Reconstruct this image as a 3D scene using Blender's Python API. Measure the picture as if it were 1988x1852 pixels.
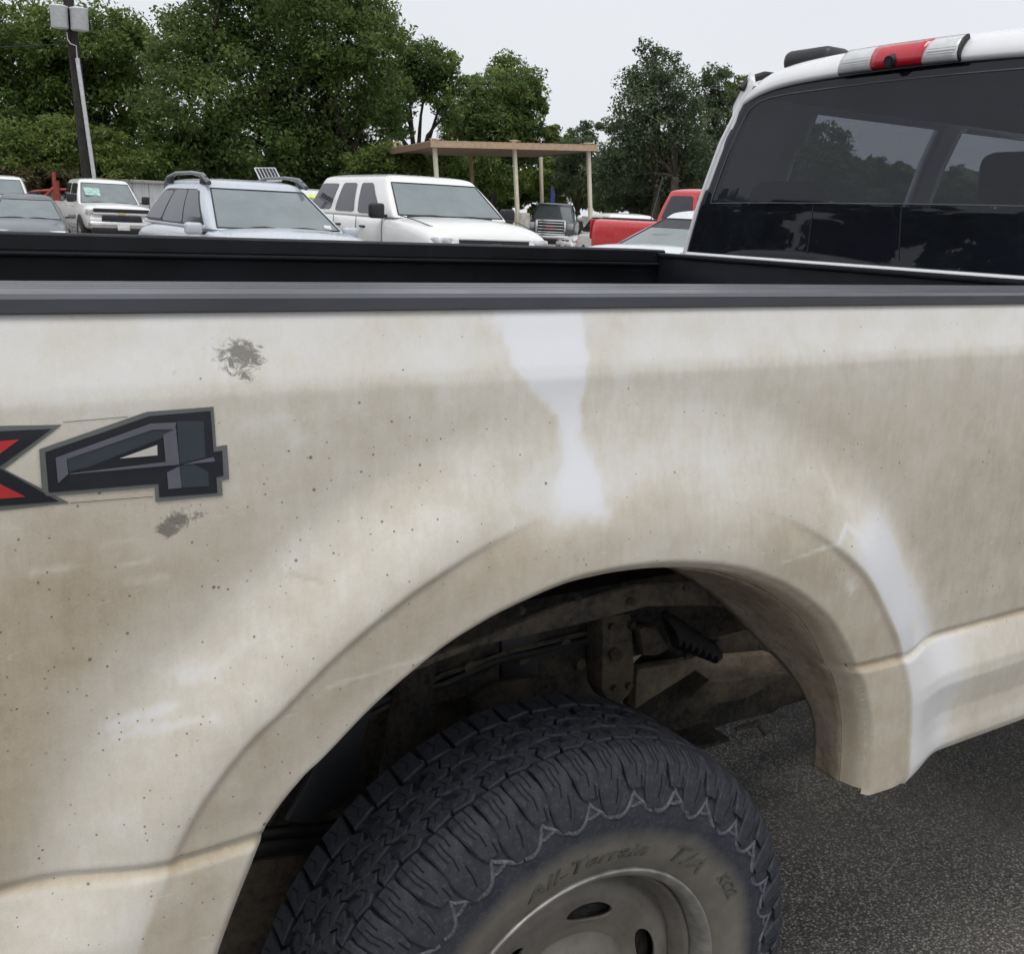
import bpy, bmesh, math, random
import numpy as np
from mathutils import Matrix, Vector
random.seed(7); RNG = np.random.default_rng(11)
R_ = math.radians
scene = bpy.context.scene
COL = scene.collection
for o in list(bpy.data.objects): bpy.data.objects.remove(o)

# ------------------------------------------------------------------ camera
PW, PH, PF = 1988.0, 1852.0, 2003.315
def _basis():
    a = np.array([4250 - PW / 2, -(565 - PH / 2), -PF]); b = np.array([-300 - PW / 2, -(372 - PH / 2), -PF])
    X = a / np.linalg.norm(a); Y = b - X * (X @ b); Y /= np.linalg.norm(Y)
    return np.stack([X, Y, np.cross(X, Y)])
RC = _basis()                                   # truck axes seen from the camera
CL = np.array([0.0, -0.97, 1.53])               # camera in the truck's own frame
TILT = Matrix.Translation((0, 1, 0)) @ Matrix.Rotation(R_(-0.57), 4, 'X') @ Matrix.Translation((0, -1, 0))
cam_d = bpy.data.cameras.new('camera'); cam = bpy.data.objects.new('camera', cam_d); COL.objects.link(cam)
cam_d.sensor_fit = 'HORIZONTAL'; cam_d.sensor_width = 36.0; cam_d.lens = 36.0 * PF / PW
cam_d.clip_start = 0.05; cam_d.clip_end = 2000
cam.matrix_world = TILT @ (Matrix.Translation(CL) @ Matrix(RC.tolist()).to_4x4())
scene.camera = cam
scene.cycles.max_bounces = 6; scene.cycles.diffuse_bounces = 2; scene.cycles.glossy_bounces = 3; scene.cycles.transparent_max_bounces = 10
scene.cycles.use_adaptive_sampling = True; scene.cycles.adaptive_threshold = .03; scene.cycles.adaptive_min_samples = 12; scene.cycles.use_denoising = True
scene.render.resolution_x, scene.render.resolution_y = 1024, 955

# ------------------------------------------------------------------ sky, sun, exposure
SUN_EL, SUN_AZ = 70.0, 215.0                    # azimuth clockwise from +Y
world = bpy.data.worlds.new('World'); scene.world = world; world.use_nodes = True
nt = world.node_tree; nt.nodes.clear()
wo = nt.nodes.new('ShaderNodeOutputWorld'); bg = nt.nodes.new('ShaderNodeBackground')
sk = nt.nodes.new('ShaderNodeTexSky'); sk.sky_type = 'NISHITA'; sk.sun_disc = False
sk.sun_elevation = R_(SUN_EL); sk.sun_rotation = R_(SUN_AZ); sk.dust_density = 4.0
mx = nt.nodes.new('ShaderNodeMix'); mx.data_type = 'RGBA'; mx.inputs[0].default_value = 0.85
tc = nt.nodes.new('ShaderNodeTexCoord'); cn = nt.nodes.new('ShaderNodeTexNoise'); cn.inputs['Scale'].default_value = 2.2; cn.inputs['Detail'].default_value = 5.0
cl_ = nt.nodes.new('ShaderNodeMix'); cl_.data_type = 'RGBA'; cl_.inputs[6].default_value = (7.9, 8.15, 8.6, 1); cl_.inputs[7].default_value = (9.2, 9.35, 9.6, 1)   # thick cloud, faintly uneven
nt.links.new(tc.outputs['Generated'], cn.inputs['Vector']); nt.links.new(cn.outputs[0], cl_.inputs[0]); nt.links.new(cl_.outputs[2], mx.inputs[7])
nt.links.new(sk.outputs[0], mx.inputs[6]); nt.links.new(mx.outputs[2], bg.inputs[0])
bg.inputs[1].default_value = 0.10; nt.links.new(bg.outputs[0], wo.inputs[0])
sl = bpy.data.lights.new('sun', 'SUN'); sl.energy = 1.5; sl.angle = R_(28); sl.color = (1.0, 0.97, 0.92)
sun = bpy.data.objects.new('sun', sl); COL.objects.link(sun)
_d = Vector((math.sin(R_(SUN_AZ)) * math.cos(R_(SUN_EL)), math.cos(R_(SUN_AZ)) * math.cos(R_(SUN_EL)), math.sin(R_(SUN_EL))))
sun.rotation_euler = _d.to_track_quat('Z', 'Y').to_euler()
scene.view_settings.view_transform = 'Standard'; scene.view_settings.look = 'None'
scene.view_settings.exposure = 0.08; scene.view_settings.gamma = 1.0; scene.view_settings.use_curve_mapping = False

# ------------------------------------------------------------------ layout helpers
def ray(u, v): return RC @ np.array([u - PW / 2, -(v - PH / 2), -PF])
def P(u, v, y):                                  # point of the truck's frame at depth y
    d = ray(u, v); return CL + (y - CL[1]) / d[1] * d
CW = np.array(TILT @ Vector(CL)); TR = np.array(TILT.to_3x3())
def at(u, v, D):                                 # world point at horizontal distance D
    d = TR @ ray(u, v); return CW + D / math.hypot(d[0], d[1]) * d

# ------------------------------------------------------------------ object helpers
def tag(o, label=None, cat=None, group=None, kind=None):
    if label: o['label'] = label
    if cat: o['category'] = cat
    if group: o['group'] = group
    if kind: o['kind'] = kind
    return o
def empty(name, loc=(0, 0, 0), rz=0.0, parent=None):
    o = bpy.data.objects.new(name, None); COL.objects.link(o); o.location = loc; o.rotation_euler = (0, 0, rz)
    o.parent = parent; o.empty_display_size = 0.2; return o
def mobj(name, me, mat=None, parent=None, smooth=False):
    o = bpy.data.objects.new(name, me); COL.objects.link(o); o.parent = parent
    if mat and not me.materials: me.materials.append(mat)
    if smooth: me.polygons.foreach_set('use_smooth', [True] * len(me.polygons))
    return o
def pyobj(name, vs, fs, mat=None, parent=None, smooth=False):
    me = bpy.data.meshes.new(name); me.from_pydata([tuple(map(float, v)) for v in vs], [], [tuple(f) for f in fs]); me.update()
    return mobj(name, me, mat, parent, smooth)
def bmobj(name, bm, mat=None, parent=None, smooth=False):
    bmesh.ops.recalc_face_normals(bm, faces=bm.faces)
    me = bpy.data.meshes.new(name); bm.to_mesh(me); bm.free(); return mobj(name, me, mat, parent, smooth)
def sharp(o, ang=35):
    me = o.data; me.polygons.foreach_set('use_smooth', [True] * len(me.polygons))
    bm = bmesh.new(); bm.from_mesh(me)
    for e in bm.edges:
        if len(e.link_faces) == 2 and e.calc_face_angle(0) > R_(ang): e.smooth = False
    bm.to_mesh(me); bm.free(); return o
def box_bm(bm, c, s, rot=None):
    m = Matrix.Translation(c) @ (rot.to_4x4() if rot else Matrix()) @ Matrix.Diagonal((*s, 1))
    return bmesh.ops.create_cube(bm, size=1.0, matrix=m)['verts']
def box(name, c, s, mat, parent=None, bev=0.0, rot=None, seg=2):
    bm = bmesh.new(); box_bm(bm, c, s, rot)
    if bev: bmesh.ops.bevel(bm, geom=list(bm.edges), offset=min(bev, min(s) * .45), segments=seg, affect='EDGES', profile=.5)
    o = bmobj(name, bm, mat, parent)
    return sharp(o, 40) if bev else o
def tube_bm(bm, pts, radii, n=8, caps=True):
    pts = [Vector(p) for p in pts]
    if not hasattr(radii, '__len__'): radii = [radii] * len(pts)
    rings = []; up = Vector((0.31, 0.17, 0.93))
    for i, p in enumerate(pts):
        t = (pts[min(i + 1, len(pts) - 1)] - pts[max(i - 1, 0)]).normalized()
        a = t.cross(up); a = a.normalized() if a.length > 1e-4 else t.orthogonal().normalized()
        b = t.cross(a)
        rings.append([bm.verts.new(p + (a * math.cos(k * 2 * math.pi / n) + b * math.sin(k * 2 * math.pi / n)) * radii[i]) for k in range(n)])
    for r0, r1 in zip(rings, rings[1:]):
        for k in range(n): bm.faces.new((r0[k], r0[(k + 1) % n], r1[(k + 1) % n], r1[k]))
    if caps: bm.faces.new(rings[0][::-1]); bm.faces.new(rings[-1])
def tube(name, pts, r, mat, parent=None, n=8):
    bm = bmesh.new(); tube_bm(bm, pts, r, n); return sharp(bmobj(name, bm, mat, parent), 50)
def prism(name, poly, vec, mat, parent=None, bev=0.0):      # polygon of 3-D points pushed along vec
    bm = bmesh.new(); vs = [bm.verts.new(tuple(p)) for p in poly]; f = bm.faces.new(vs)
    r = bmesh.ops.extrude_face_region(bm, geom=[f])
    bmesh.ops.translate(bm, verts=[v for v in r['geom'] if isinstance(v, bmesh.types.BMVert)], vec=Vector(vec))
    if bev:
        bmesh.ops.recalc_face_normals(bm, faces=bm.faces)
        bmesh.ops.bevel(bm, geom=[e for e in bm.edges if e.calc_face_angle(0) > .5], offset=bev, segments=2, affect='EDGES', profile=.5)
    o = bmobj(name, bm, mat, parent); return sharp(o, 40) if bev else o
def grid_obj(name, G, mat, parent=None, keep=None, smooth=True, flip=False):   # G[i][j] points
    G = np.asarray(G, float); ni, nj = G.shape[:2]
    idx = np.arange(ni * nj).reshape(ni, nj)
    q = np.stack([idx[:-1, :-1], idx[1:, :-1], idx[1:, 1:], idx[:-1, 1:]], -1).reshape(-1, 4)
    if flip: q = q[:, ::-1]
    if keep is not None: q = q[np.asarray(keep).reshape(-1)]
    used, inv = np.unique(q, return_inverse=True); v = G.reshape(-1, 3)[used]; q = inv.reshape(-1, 4)
    me = bpy.data.meshes.new(name); me.vertices.add(len(v)); me.vertices.foreach_set('co', v.ravel())
    me.loops.add(len(q) * 4); me.loops.foreach_set('vertex_index', q.ravel().astype(np.int32))
    me.polygons.add(len(q)); me.polygons.foreach_set('loop_start', np.arange(0, len(q) * 4, 4, dtype=np.int32))
    me.update(calc_edges=True); me.validate()
    return mobj(name, me, mat, parent, smooth)
def copy_tree(o, parent=None):
    c = o.copy(); COL.objects.link(c); c.parent = parent
    for ch in list(o.children): copy_tree(ch, c)
    return c
def catmull(pts, n=8):
    pts = [np.array(p, float) for p in pts]; out = []
    for i in range(len(pts) - 1):
        p0, p1, p2, p3 = pts[max(i - 1, 0)], pts[i], pts[i + 1], pts[min(i + 2, len(pts) - 1)]
        for k in range(n):
            t = k / n
            out.append(.5 * ((2 * p1) + (-p0 + p2) * t + (2 * p0 - 5 * p1 + 4 * p2 - p3) * t * t + (-p0 + 3 * p1 - 3 * p2 + p3) * t ** 3))
    out.append(pts[-1]); return np.array(out)
def sstep(a, b, x):
    t = np.clip((np.asarray(x, float) - a) / (b - a), 0, 1); return t * t * (3 - 2 * t)

# ------------------------------------------------------------------ materials
class NT:
    def __init__(s, name):
        s.m = bpy.data.materials.new(name); s.m.use_nodes = True; s.t = s.m.node_tree; s.t.nodes.clear()
        s.out = s.n('OutputMaterial'); s.p = s.n('BsdfPrincipled'); s.l(s.p.outputs[0], s.out.inputs[0])
    def n(s, t, **k):
        x = s.t.nodes.new('ShaderNode' + t)
        for a, b in k.items(): setattr(x, a, b)
        return x
    def l(s, a, b): s.t.links.new(a, b)
    def val(s, sock, v):
        if hasattr(v, 'links') or hasattr(v, 'is_linked'): s.l(v, sock)
        else: sock.default_value = v
    def math(s, op, a, b=0.0, clamp=False):
        x = s.n('Math', operation=op, use_clamp=clamp); s.val(x.inputs[0], a); s.val(x.inputs[1], b); return x.outputs[0]
    def mix(s, f, a, b):
        x = s.n('Mix', data_type='RGBA'); s.val(x.inputs[0], f)
        s.val(x.inputs[6], a if hasattr(a, 'links') else (*a, 1)); s.val(x.inputs[7], b if hasattr(b, 'links') else (*b, 1)); return x.outputs[2]
    def coord(s, scale=(1, 1, 1), kind='Object'):
        c = s.n('TexCoord'); m = s.n('Mapping'); m.inputs['Scale'].default_value = scale; s.l(c.outputs[kind], m.inputs[0]); return m.outputs[0]
    def noise(s, co, scale, detail=4, rough=.55, dist=0):
        x = s.n('TexNoise'); x.inputs['Scale'].default_value = scale; x.inputs['Detail'].default_value = detail
        x.inputs['Roughness'].default_value = rough; x.inputs['Distortion'].default_value = dist; s.l(co, x.inputs['Vector']); return x.outputs[0]
    def voro(s, co, scale, rnd=1.0):
        x = s.n('TexVoronoi'); x.inputs['Scale'].default_value = scale; x.inputs['Randomness'].default_value = rnd; s.l(co, x.inputs['Vector']); return x.outputs[0], x.outputs[1]
    def ramp(s, v, a, b, lo=0.0, hi=1.0):
        x = s.n('MapRange', clamp=True); s.val(x.inputs[0], v); x.inputs[1].default_value = a; x.inputs[2].default_value = b
        x.inputs[3].default_value = lo; x.inputs[4].default_value = hi; return x.outputs[0]
    def attr(s, name): x = s.n('Attribute', attribute_name=name); return x.outputs['Fac']
    def bump(s, h, strength=.3, dist=.002):
        b = s.n('Bump'); b.inputs['Strength'].default_value = strength; b.inputs['Distance'].default_value = dist
        s.l(h, b.inputs['Height']); s.l(b.outputs[0], s.p.inputs['Normal'])
    def set(s, **k):
        for a, b in k.items(): s.val(s.p.inputs[a.replace('_', ' ')], (*b, 1) if isinstance(b, tuple) and len(b) == 3 else b)
        return s.m
def simple(name, col, rough=.5, metal=0.0, var=.15, scale=8.0, bump=0.0, bscale=200, bdist=.001, spec=.5, coat=0.0):
    t = NT(name); co = t.coord()
    n = t.noise(co, scale, 5)
    c = t.mix(t.ramp(n, .3, .7), tuple(x * (1 - var) for x in col), tuple(min(1, x * (1 + var)) for x in col))
    t.set(Base_Color=c, Metallic=metal, Specular_IOR_Level=spec, Coat_Weight=coat, Coat_Roughness=.08)
    t.set(Roughness=t.ramp(t.noise(co, scale * 3, 4), .3, .7, max(.02, rough * .85), min(1, rough * 1.15)))
    if bump: t.bump(t.noise(co, bscale, 3), bump, bdist)
    return t.m
M = {}
M['black_plastic'] = simple('black_plastic', (.020, .021, .025), .42, var=.25, bump=.15, bscale=600, bdist=.0005)
M['rail_cap'] = simple('rail_cap_sky_lit', (.080, .083, .097), .34, var=.15, scale=5, bump=.12, bscale=700, bdist=.0004)  # black cap lightened in colour for the sky sheen on its top
M['liner'] = simple('bed_liner', (.0055, .006, .009), .55, spec=.3, var=.5, scale=6, bump=.3, bscale=300, bdist=.001)
def grimy(name, c0, c1, c2):
    t = NT(name); co = t.coord(); n = t.noise(co, 11, 5, .65); n2 = t.noise(co, 75, 5, .7); n3 = t.noise(co, 300, 2)
    c = t.mix(t.ramp(n2, .35, .65), c0, c1); c = t.mix(t.ramp(t.math('ADD', n, t.math('MULTIPLY', n2, .35)), .60, .82, 0, .85), c, c2)
    t.set(Base_Color=c, Roughness=.85, Specular_IOR_Level=.3); t.bump(t.math('ADD', n2, t.math('MULTIPLY', n3, .35)), .8, .005); return t.m
M['dark_metal'] = grimy('chassis_metal', (.014, .013, .013), (.040, .038, .036), (.085, .068, .050))
M['dusty_metal'] = grimy('dusty_chassis', (.038, .034, .030), (.085, .075, .063), (.125, .098, .070))
M['mud'] = grimy('dried_mud', (.115, .092, .066), (.175, .145, .108), (.235, .20, .15))
M['liner_mud'] = grimy('mud_caked_liner', (.21, .17, .125), (.29, .24, .18), (.36, .31, .235))
M['rubber'] = simple('rubber_seal', (.012, .012, .013), .6)
M['white_paint'] = simple('white_car_paint', (.80, .80, .79), .22, var=.02, scale=1.5, coat=.6)
M['white_paint2'] = simple('white_truck_paint', (.78, .785, .80), .25, var=.03, scale=2, coat=.5)
M['silver_paint'] = simple('silver_blue_paint', (.50, .545, .61), .25, var=.02, scale=1.5, coat=.6)
M['silver_light'] = simple('pale_silver_paint', (.68, .70, .72), .25, var=.02, scale=1.5, coat=.6)
M['grey_paint'] = simple('grey_paint', (.15, .165, .185), .35, metal=.1, var=.06, coat=.4)
M['grey_dark'] = simple('dark_grey_paint', (.10, .11, .125), .3, metal=.2, var=.06, coat=.5)
M['red_paint'] = simple('red_paint', (.55, .025, .03), .25, var=.05, coat=.6)
M['car_black'] = simple('car_black_trim', (.015, .015, .017), .45)
M['chrome'] = simple('chrome', (.72, .73, .74), .16, metal=1.0, var=.05)
M['tyre_far'] = simple('tyre_rubber_far', (.022, .022, .024), .8)
M['rim_far'] = simple('alloy_far', (.45, .46, .47), .35, metal=.8)
M['plate'] = simple('licence_plate', (.70, .71, .70), .5)
M['lens'] = simple('headlamp_lens', (.55, .57, .58), .12, metal=.35, var=.3, scale=18)
M['amber'] = simple('amber_lens', (.55, .16, .03), .15)
M['red_lens_far'] = simple('tail_lens', (.40, .01, .015), .15)
def glass_car(name, col, ior=1.9):
    t = NT(name); co = t.coord(); n = t.noise(co, 2.2, 3)
    t.set(Base_Color=t.mix(t.ramp(n, .35, .65), tuple(c * .88 for c in col), tuple(c * 1.12 for c in col)), Roughness=.06, IOR=ior); return t.m
M['windshield'] = glass_car('windshield_glass', (.15, .185, .19), 2.1)
M['side_glass'] = glass_car('side_glass', (.028, .03, .04), 1.5)
M['bark'] = simple('bark', (.055, .045, .035), .95, var=.4, scale=6, bump=.8, bscale=25, bdist=.02)
M['pole_wood'] = simple('creosote_wood', (.028, .024, .022), .9, var=.4, scale=4, bump=.5, bscale=30, bdist=.01)
M['pvc'] = simple('grey_conduit', (.55, .56, .57), .45)
M['can'] = simple('painted_steel_can', (.60, .62, .64), .4, var=.1)
M['post_cream'] = simple('cream_painted_steel', (.62, .57, .45), .5, var=.1)
M['fascia'] = simple('tan_painted_metal', (.46, .33, .22), .5, var=.15)
M['soffit'] = simple('brown_soffit', (.24, .16, .11), .6, var=.2)
M['concrete'] = simple('concrete', (.42, .40, .36), .9, var=.2, scale=6, bump=.4, bscale=60, bdist=.004)
M['fence_white'] = simple('white_sheet_metal', (.55, .56, .58), .5, var=.15, scale=2)
M['fence_rail'] = simple('weathered_rail', (.33, .33, .31), .7, var=.25)
M['red_pipe'] = simple('red_painted_pipe', (.33, .06, .045), .6, var=.25)
M['solar_frame'] = simple('aluminium_frame', (.6, .61, .62), .35, metal=.8)
M['solar_cell'] = simple('solar_cell', (.02, .025, .035), .2)
M['blue'] = simple('blue_fabric', (.06, .09, .28), .7)
M['seat'] = simple('grey_seat_cloth', (.022, .023, .026), .9)
M['sticker_yellow'] = simple('yellow_sticker', (.72, .78, .15), .6)
M['sign_teal'] = simple('windshield_shade', (.35, .55, .50), .3, var=.4, scale=9)

def asphalt():
    t = NT('asphalt'); co = t.coord()
    d, c = t.voro(co, 150); sep = t.n('SeparateColor'); t.l(c, sep.inputs[0])
    chip = t.ramp(sep.outputs[0], .0, 1.0, 0, 1)
    big = t.noise(co, 1.3, 5); mid = t.noise(co, 22, 5, .6)
    base = t.mix(chip, (.075, .071, .066), (.40, .376, .345))
    base = t.mix(t.ramp(sep.outputs[1], .93, .95), base, (.45, .42, .38))
    base = t.mix(t.ramp(d, .25, .55, 0, .8), base, (.03, .029, .028))
    base = t.mix(t.ramp(t.noise(co, 3.5, 5, .6), .52, .68, 0, .40), base, (.055, .052, .049))
    base = t.mix(t.ramp(big, .35, .7, 0, .45), base, (.22, .20, .175))
    base = t.mix(t.ramp(mid, .55, .75, 0, .35), base, (.05, .048, .046))
    t.set(Base_Color=base, Roughness=.88, Specular_IOR_Level=.35)
    h = t.math('ADD', t.math('MULTIPLY', d, -1.2), t.math('MULTIPLY', mid, .6)); t.bump(h, .9, .005); return t.m
M['asphalt'] = asphalt()
def lot():
    t = NT('pale_gravel_lot'); co = t.coord(); n = t.noise(co, .5, 6); g = t.noise(co, 30, 4)
    c = t.mix(t.ramp(n, .3, .7), (.24, .22, .20), (.36, .33, .30)); c = t.mix(t.ramp(g, .4, .7, 0, .4), c, (.18, .17, .15))
    t.set(Base_Color=c, Roughness=.95); t.bump(g, .4, .01); return t.m
M['lot'] = lot()

def dirty_paint():
    t = NT('dirty_white_paint'); co = t.coord()
    n1 = t.noise(co, 5, 4, .6); n2 = t.noise(co, 24, 5, .72); n3 = t.noise(t.coord((1, 1, .16)), 110, 3, .6); n4 = t.noise(co, 480, 2)
    a = t.attr('dirt')
    v = t.math('ADD', t.math('MULTIPLY', t.math('SUBTRACT', n1, .5), .36), t.math('MULTIPLY', t.math('SUBTRACT', n2, .5), .52))
    v = t.math('ADD', v, t.math('MULTIPLY', t.math('SUBTRACT', n3, .5), .22))
    v = t.math('ADD', v, t.math('MULTIPLY', t.math('SUBTRACT', n4, .5), .22))
    wgt = t.ramp(a, .02, .35)                    # noise counts only where there is some dirt already
    d = t.math('ADD', a, t.math('MULTIPLY', v, wgt), True)
    tint = t.mix(t.ramp(n1, .35, .65), (.445, .363, .258), (.400, .335, .242))
    c = t.mix(t.ramp(d, .0, .38), (.775, .785, .815), (.66, .628, .555)); c = t.mix(t.ramp(d, .36, .95), c, tint)
    sc = t.noise(t.coord((3.0, 1, 11.0)), 7, 4, .72, .6)                                   # rubbed scuffs
    c = t.mix(t.math('MULTIPLY', t.ramp(sc, .66, .72, 0, .40), wgt), c, (.70, .69, .67))
    s2 = t.noise(t.coord((5.0, 1, 95.0)), 5, 2, .5, .25)                                   # hairline scratches
    c = t.mix(t.math('MULTIPLY', t.ramp(s2, .735, .76, 0, .55), wgt), c, (.72, .71, .69))
    for scale, thr, sel in ((58, .10, .30), (120, .13, .35)):                             # mud specks
        dd, cc = t.voro(co, scale); sp = t.n('SeparateColor'); t.l(cc, sp.inputs[0])
        dd = t.math('ADD', dd, t.math('MULTIPLY', t.math('SUBTRACT', n4, .5), .12))
        size = t.math('MULTIPLY', sp.outputs[2], thr * 1.2)
        m = t.math('MULTIPLY', t.ramp(t.math('SUBTRACT', dd, size), -.03, .02, 1, 0), t.ramp(sp.outputs[0], sel, sel + .02))
        m = t.math('MULTIPLY', m, t.ramp(t.math('SUBTRACT', t.attr('speck'), sp.outputs[1]), -.02, .02))
        c = t.mix(t.math('MULTIPLY', m, .8), c, (.115, .10, .085))
    mu = t.attr('mud'); mn = t.noise(t.coord((1, 1, 1.3)), 95, 5, .8, .9)               # thrown lumps of mud
    mm = t.ramp(t.math('ADD', mu, t.math('MULTIPLY', t.math('SUBTRACT', mn, .5), 2.6)), .44, .80, 0, .88)
    mm = t.math('MULTIPLY', mm, t.ramp(mu, .02, .12))
    c = t.mix(mm, c, t.mix(t.ramp(n4, .3, .7), (.125, .118, .105), (.20, .185, .16)))
    t.set(Base_Color=c, Roughness=t.ramp(d, 0, .7, .24, .68), Coat_Weight=t.ramp(d, 0, .45, .6, .05), Coat_Roughness=.15, Specular_IOR_Level=.4)
    t.bump(n4, .10, .001)
    return t.m
M['dirty'] = dirty_paint()

def leaf_mat(name, c0, c1, c2):
    t = NT(name); a = t.attr('tone')
    c = t.mix(t.ramp(a, 0, .6), c0, c1); c = t.mix(t.ramp(a, .6, 1.0), c, c2)
    t.set(Base_Color=c, Roughness=.55, Specular_IOR_Level=.35)
    tr = t.n('BsdfTranslucent'); t.l(c, tr.inputs[0]); ms = t.n('MixShader'); ms.inputs[0].default_value = .45
    t.l(t.p.outputs[0], ms.inputs[1]); t.l(tr.outputs[0], ms.inputs[2]); t.l(ms.outputs[0], t.out.inputs[0]); return t.m
M['leaf_deep'] = leaf_mat('leaves_deep', (.060, .096, .029), (.122, .186, .053), (.225, .30, .095))
M['leaf_mid'] = leaf_mat('leaves_mid', (.066, .104, .026), (.130, .195, .048), (.235, .305, .095))
M['leaf_olive'] = leaf_mat('leaves_olive', (.058, .084, .047), (.108, .148, .078), (.19, .23, .125))
M['leaf_yellow'] = leaf_mat('leaves_yellowgreen', (.075, .105, .024), (.135, .190, .044), (.22, .275, .08))
M['leaf_dry'] = leaf_mat('leaves_dry', (.07, .06, .03), (.12, .095, .05), (.10, .12, .04))

# ------------------------------------------------------------------ ground
def lotz(y): return float(np.interp(y, [7.0, 9.0, 16.0, 29.0, 38.0, 60.0], [0, .12, .12, -.06, .02, .1]))
_ys = [-60, -8, 0, 4, 7, 7.7, 8.3, 9, 10, 12, 14, 16, 18, 20, 22, 24, 26, 29, 32, 35, 38, 45, 60, 120, 300, 700]
g = grid_obj('ground', [[(x, y, lotz(y) if y > 0 else 0) for y in _ys] for x in (-500, -60, 0, 60, 500)], M['asphalt'], smooth=False); tag(g, kind='structure')
g = grid_obj('lot_pavement', [[(x, y, lotz(y) + .004) for y in _ys if 7.6 < y < 130] for x in (-120, -40, 0, 40, 140)], M['lot']); tag(g, kind='structure')

# ================================================================== THE NEAR PICKUP
truck = empty('pickup_truck'); truck.matrix_world = TILT
tag(truck, 'dirty white four-wheel-drive pickup filling the foreground, black bed rail and 4x4 decal', 'pickup truck')
XW, ZW = 0.775, 0.423                             # rear axle
YC = 0.97                                         # truck centre line
# ---- wheel opening (lip path in x, z)
LIP = catmull([P(u, v, -.05)[[0, 2]] for u, v in [(398, 1960), (430, 1852), (480, 1720), (525, 1620), (590, 1530), (640, 1480), (740, 1375), (850, 1280),
    (926, 1227), (1000, 1184), (1101, 1138), (1180, 1117), (1240, 1107), (1300, 1102), (1363, 1103), (1420, 1109), (1468, 1121), (1537, 1150), (1590, 1189),
    (1621, 1222), (1654, 1281), (1678, 1334), (1691, 1398), (1693, 1458), (1688, 1540)]], 10)
LIP = np.vstack([[LIP[0][0] - .035, .60], LIP, [LIP[-1][0] - .012, .60]])
ZB, ZT = .668, 1.435
def lip_dist(x, z):
    x = np.asarray(x, float).ravel(); z = np.asarray(z, float).ravel(); best = np.full(x.shape, 9.0); bi = np.zeros(x.shape, int); nx = x.copy(); nz = z.copy()
    for i in range(len(LIP) - 1):
        a, b = LIP[i], LIP[i + 1]; d = b - a; L = d @ d + 1e-12
        t = np.clip(((x - a[0]) * d[0] + (z - a[1]) * d[1]) / L, 0, 1); px = a[0] + t * d[0]; pz = a[1] + t * d[1]
        q = np.hypot(x - px, z - pz); m = q < best; best[m] = q[m]; bi[m] = i; nx[m] = px[m]; nz[m] = pz[m]
    # inside test by ray casting on the closed lip polygon
    ins = np.zeros(x.shape, bool); pts = LIP
    for i in range(len(pts)):
        a, b = pts[i], pts[(i + 1) % len(pts)]
        c = (a[1] > z) != (b[1] > z); xx = a[0] + (z - a[1]) / (b[1] - a[1] + 1e-15) * (b[0] - a[0]); ins ^= c & (x < xx)
    return best, ins, nx, nz
ZL = .898
_zp = [.660, .668, .676, .686, .700, .715, .735, .760, .790, .815, .835, .870, .889, .8955, .899, .906, .95, 1.05, 1.20, 1.33, 1.358, 1.372, 1.40, 1.424, 1.4305, 1.4345, 1.437]
_yp = [.022, .006, -.012, -.024, -.0305, -.030, -.0275, -.0265, -.030, -.034, -.0325, -.0225, -.017, -.0145, -.0075, -.0135, -.016, -.0175, -.017, -.014, -.0125, -.0095, -.001, .0055, .008, .012, .020]
def side_y(x, z, s):
    base = np.interp(z, _zp, _yp)
    k = sstep(.20, .05, s)
    flat = np.where(z < .90, -.016, base)
    groove = .006 * np.exp(-((z - .897) / .0035) ** 2)
    # flare: soft rise, crease with a small step, flat face, rounded lip
    top = sstep(1.05, 1.13, z) * sstep(.46, .64, x) * sstep(1.22, .98, x)      # softer over the wheel
    lft = sstep(.93, .86, z) * sstep(.75, .5, x)
    A = .036 * (1 - sstep(.086, .215, s)) ** 1.15
    A = A * (1 - top) + top * .036 * (1 - sstep(.0, .22, s))
    step = .0042 * (1 - .95 * top) * (1 - lft) * sstep(.090, .082, s)
    A = A - step - .003 * sstep(.07, .0, s)
    A = A - .010 * sstep(.010, 0, s) ** 2
    return base * (1 - k) + (flat + groove) * k - A
NX, NZ = 700, 205
gx = np.linspace(-.45, 2.335, NX); gz = np.linspace(ZB, ZT, NZ)
GX, GZ = np.meshgrid(gx, gz, indexing='ij')
s, ins, nx_, nz_ = lip_dist(GX, GZ); s = s.reshape(NX, NZ); ins = ins.reshape(NX, NZ); nx_ = nx_.reshape(NX, NZ); nz_ = nz_.reshape(NX, NZ)
keep = ~(ins[:-1, :-1] & ins[1:, :-1] & ins[1:, 1:] & ins[:-1, 1:])
GX = np.where(ins, nx_, GX); GZ = np.where(ins, nz_, GZ); s = np.where(ins, 0, s)   # snap the edge to the lip
GY = side_y(GX, GZ, s)
bedside = grid_obj('bed_side', np.stack([GX, GY, GZ], -1), M['dirty'], truck, keep)
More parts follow.
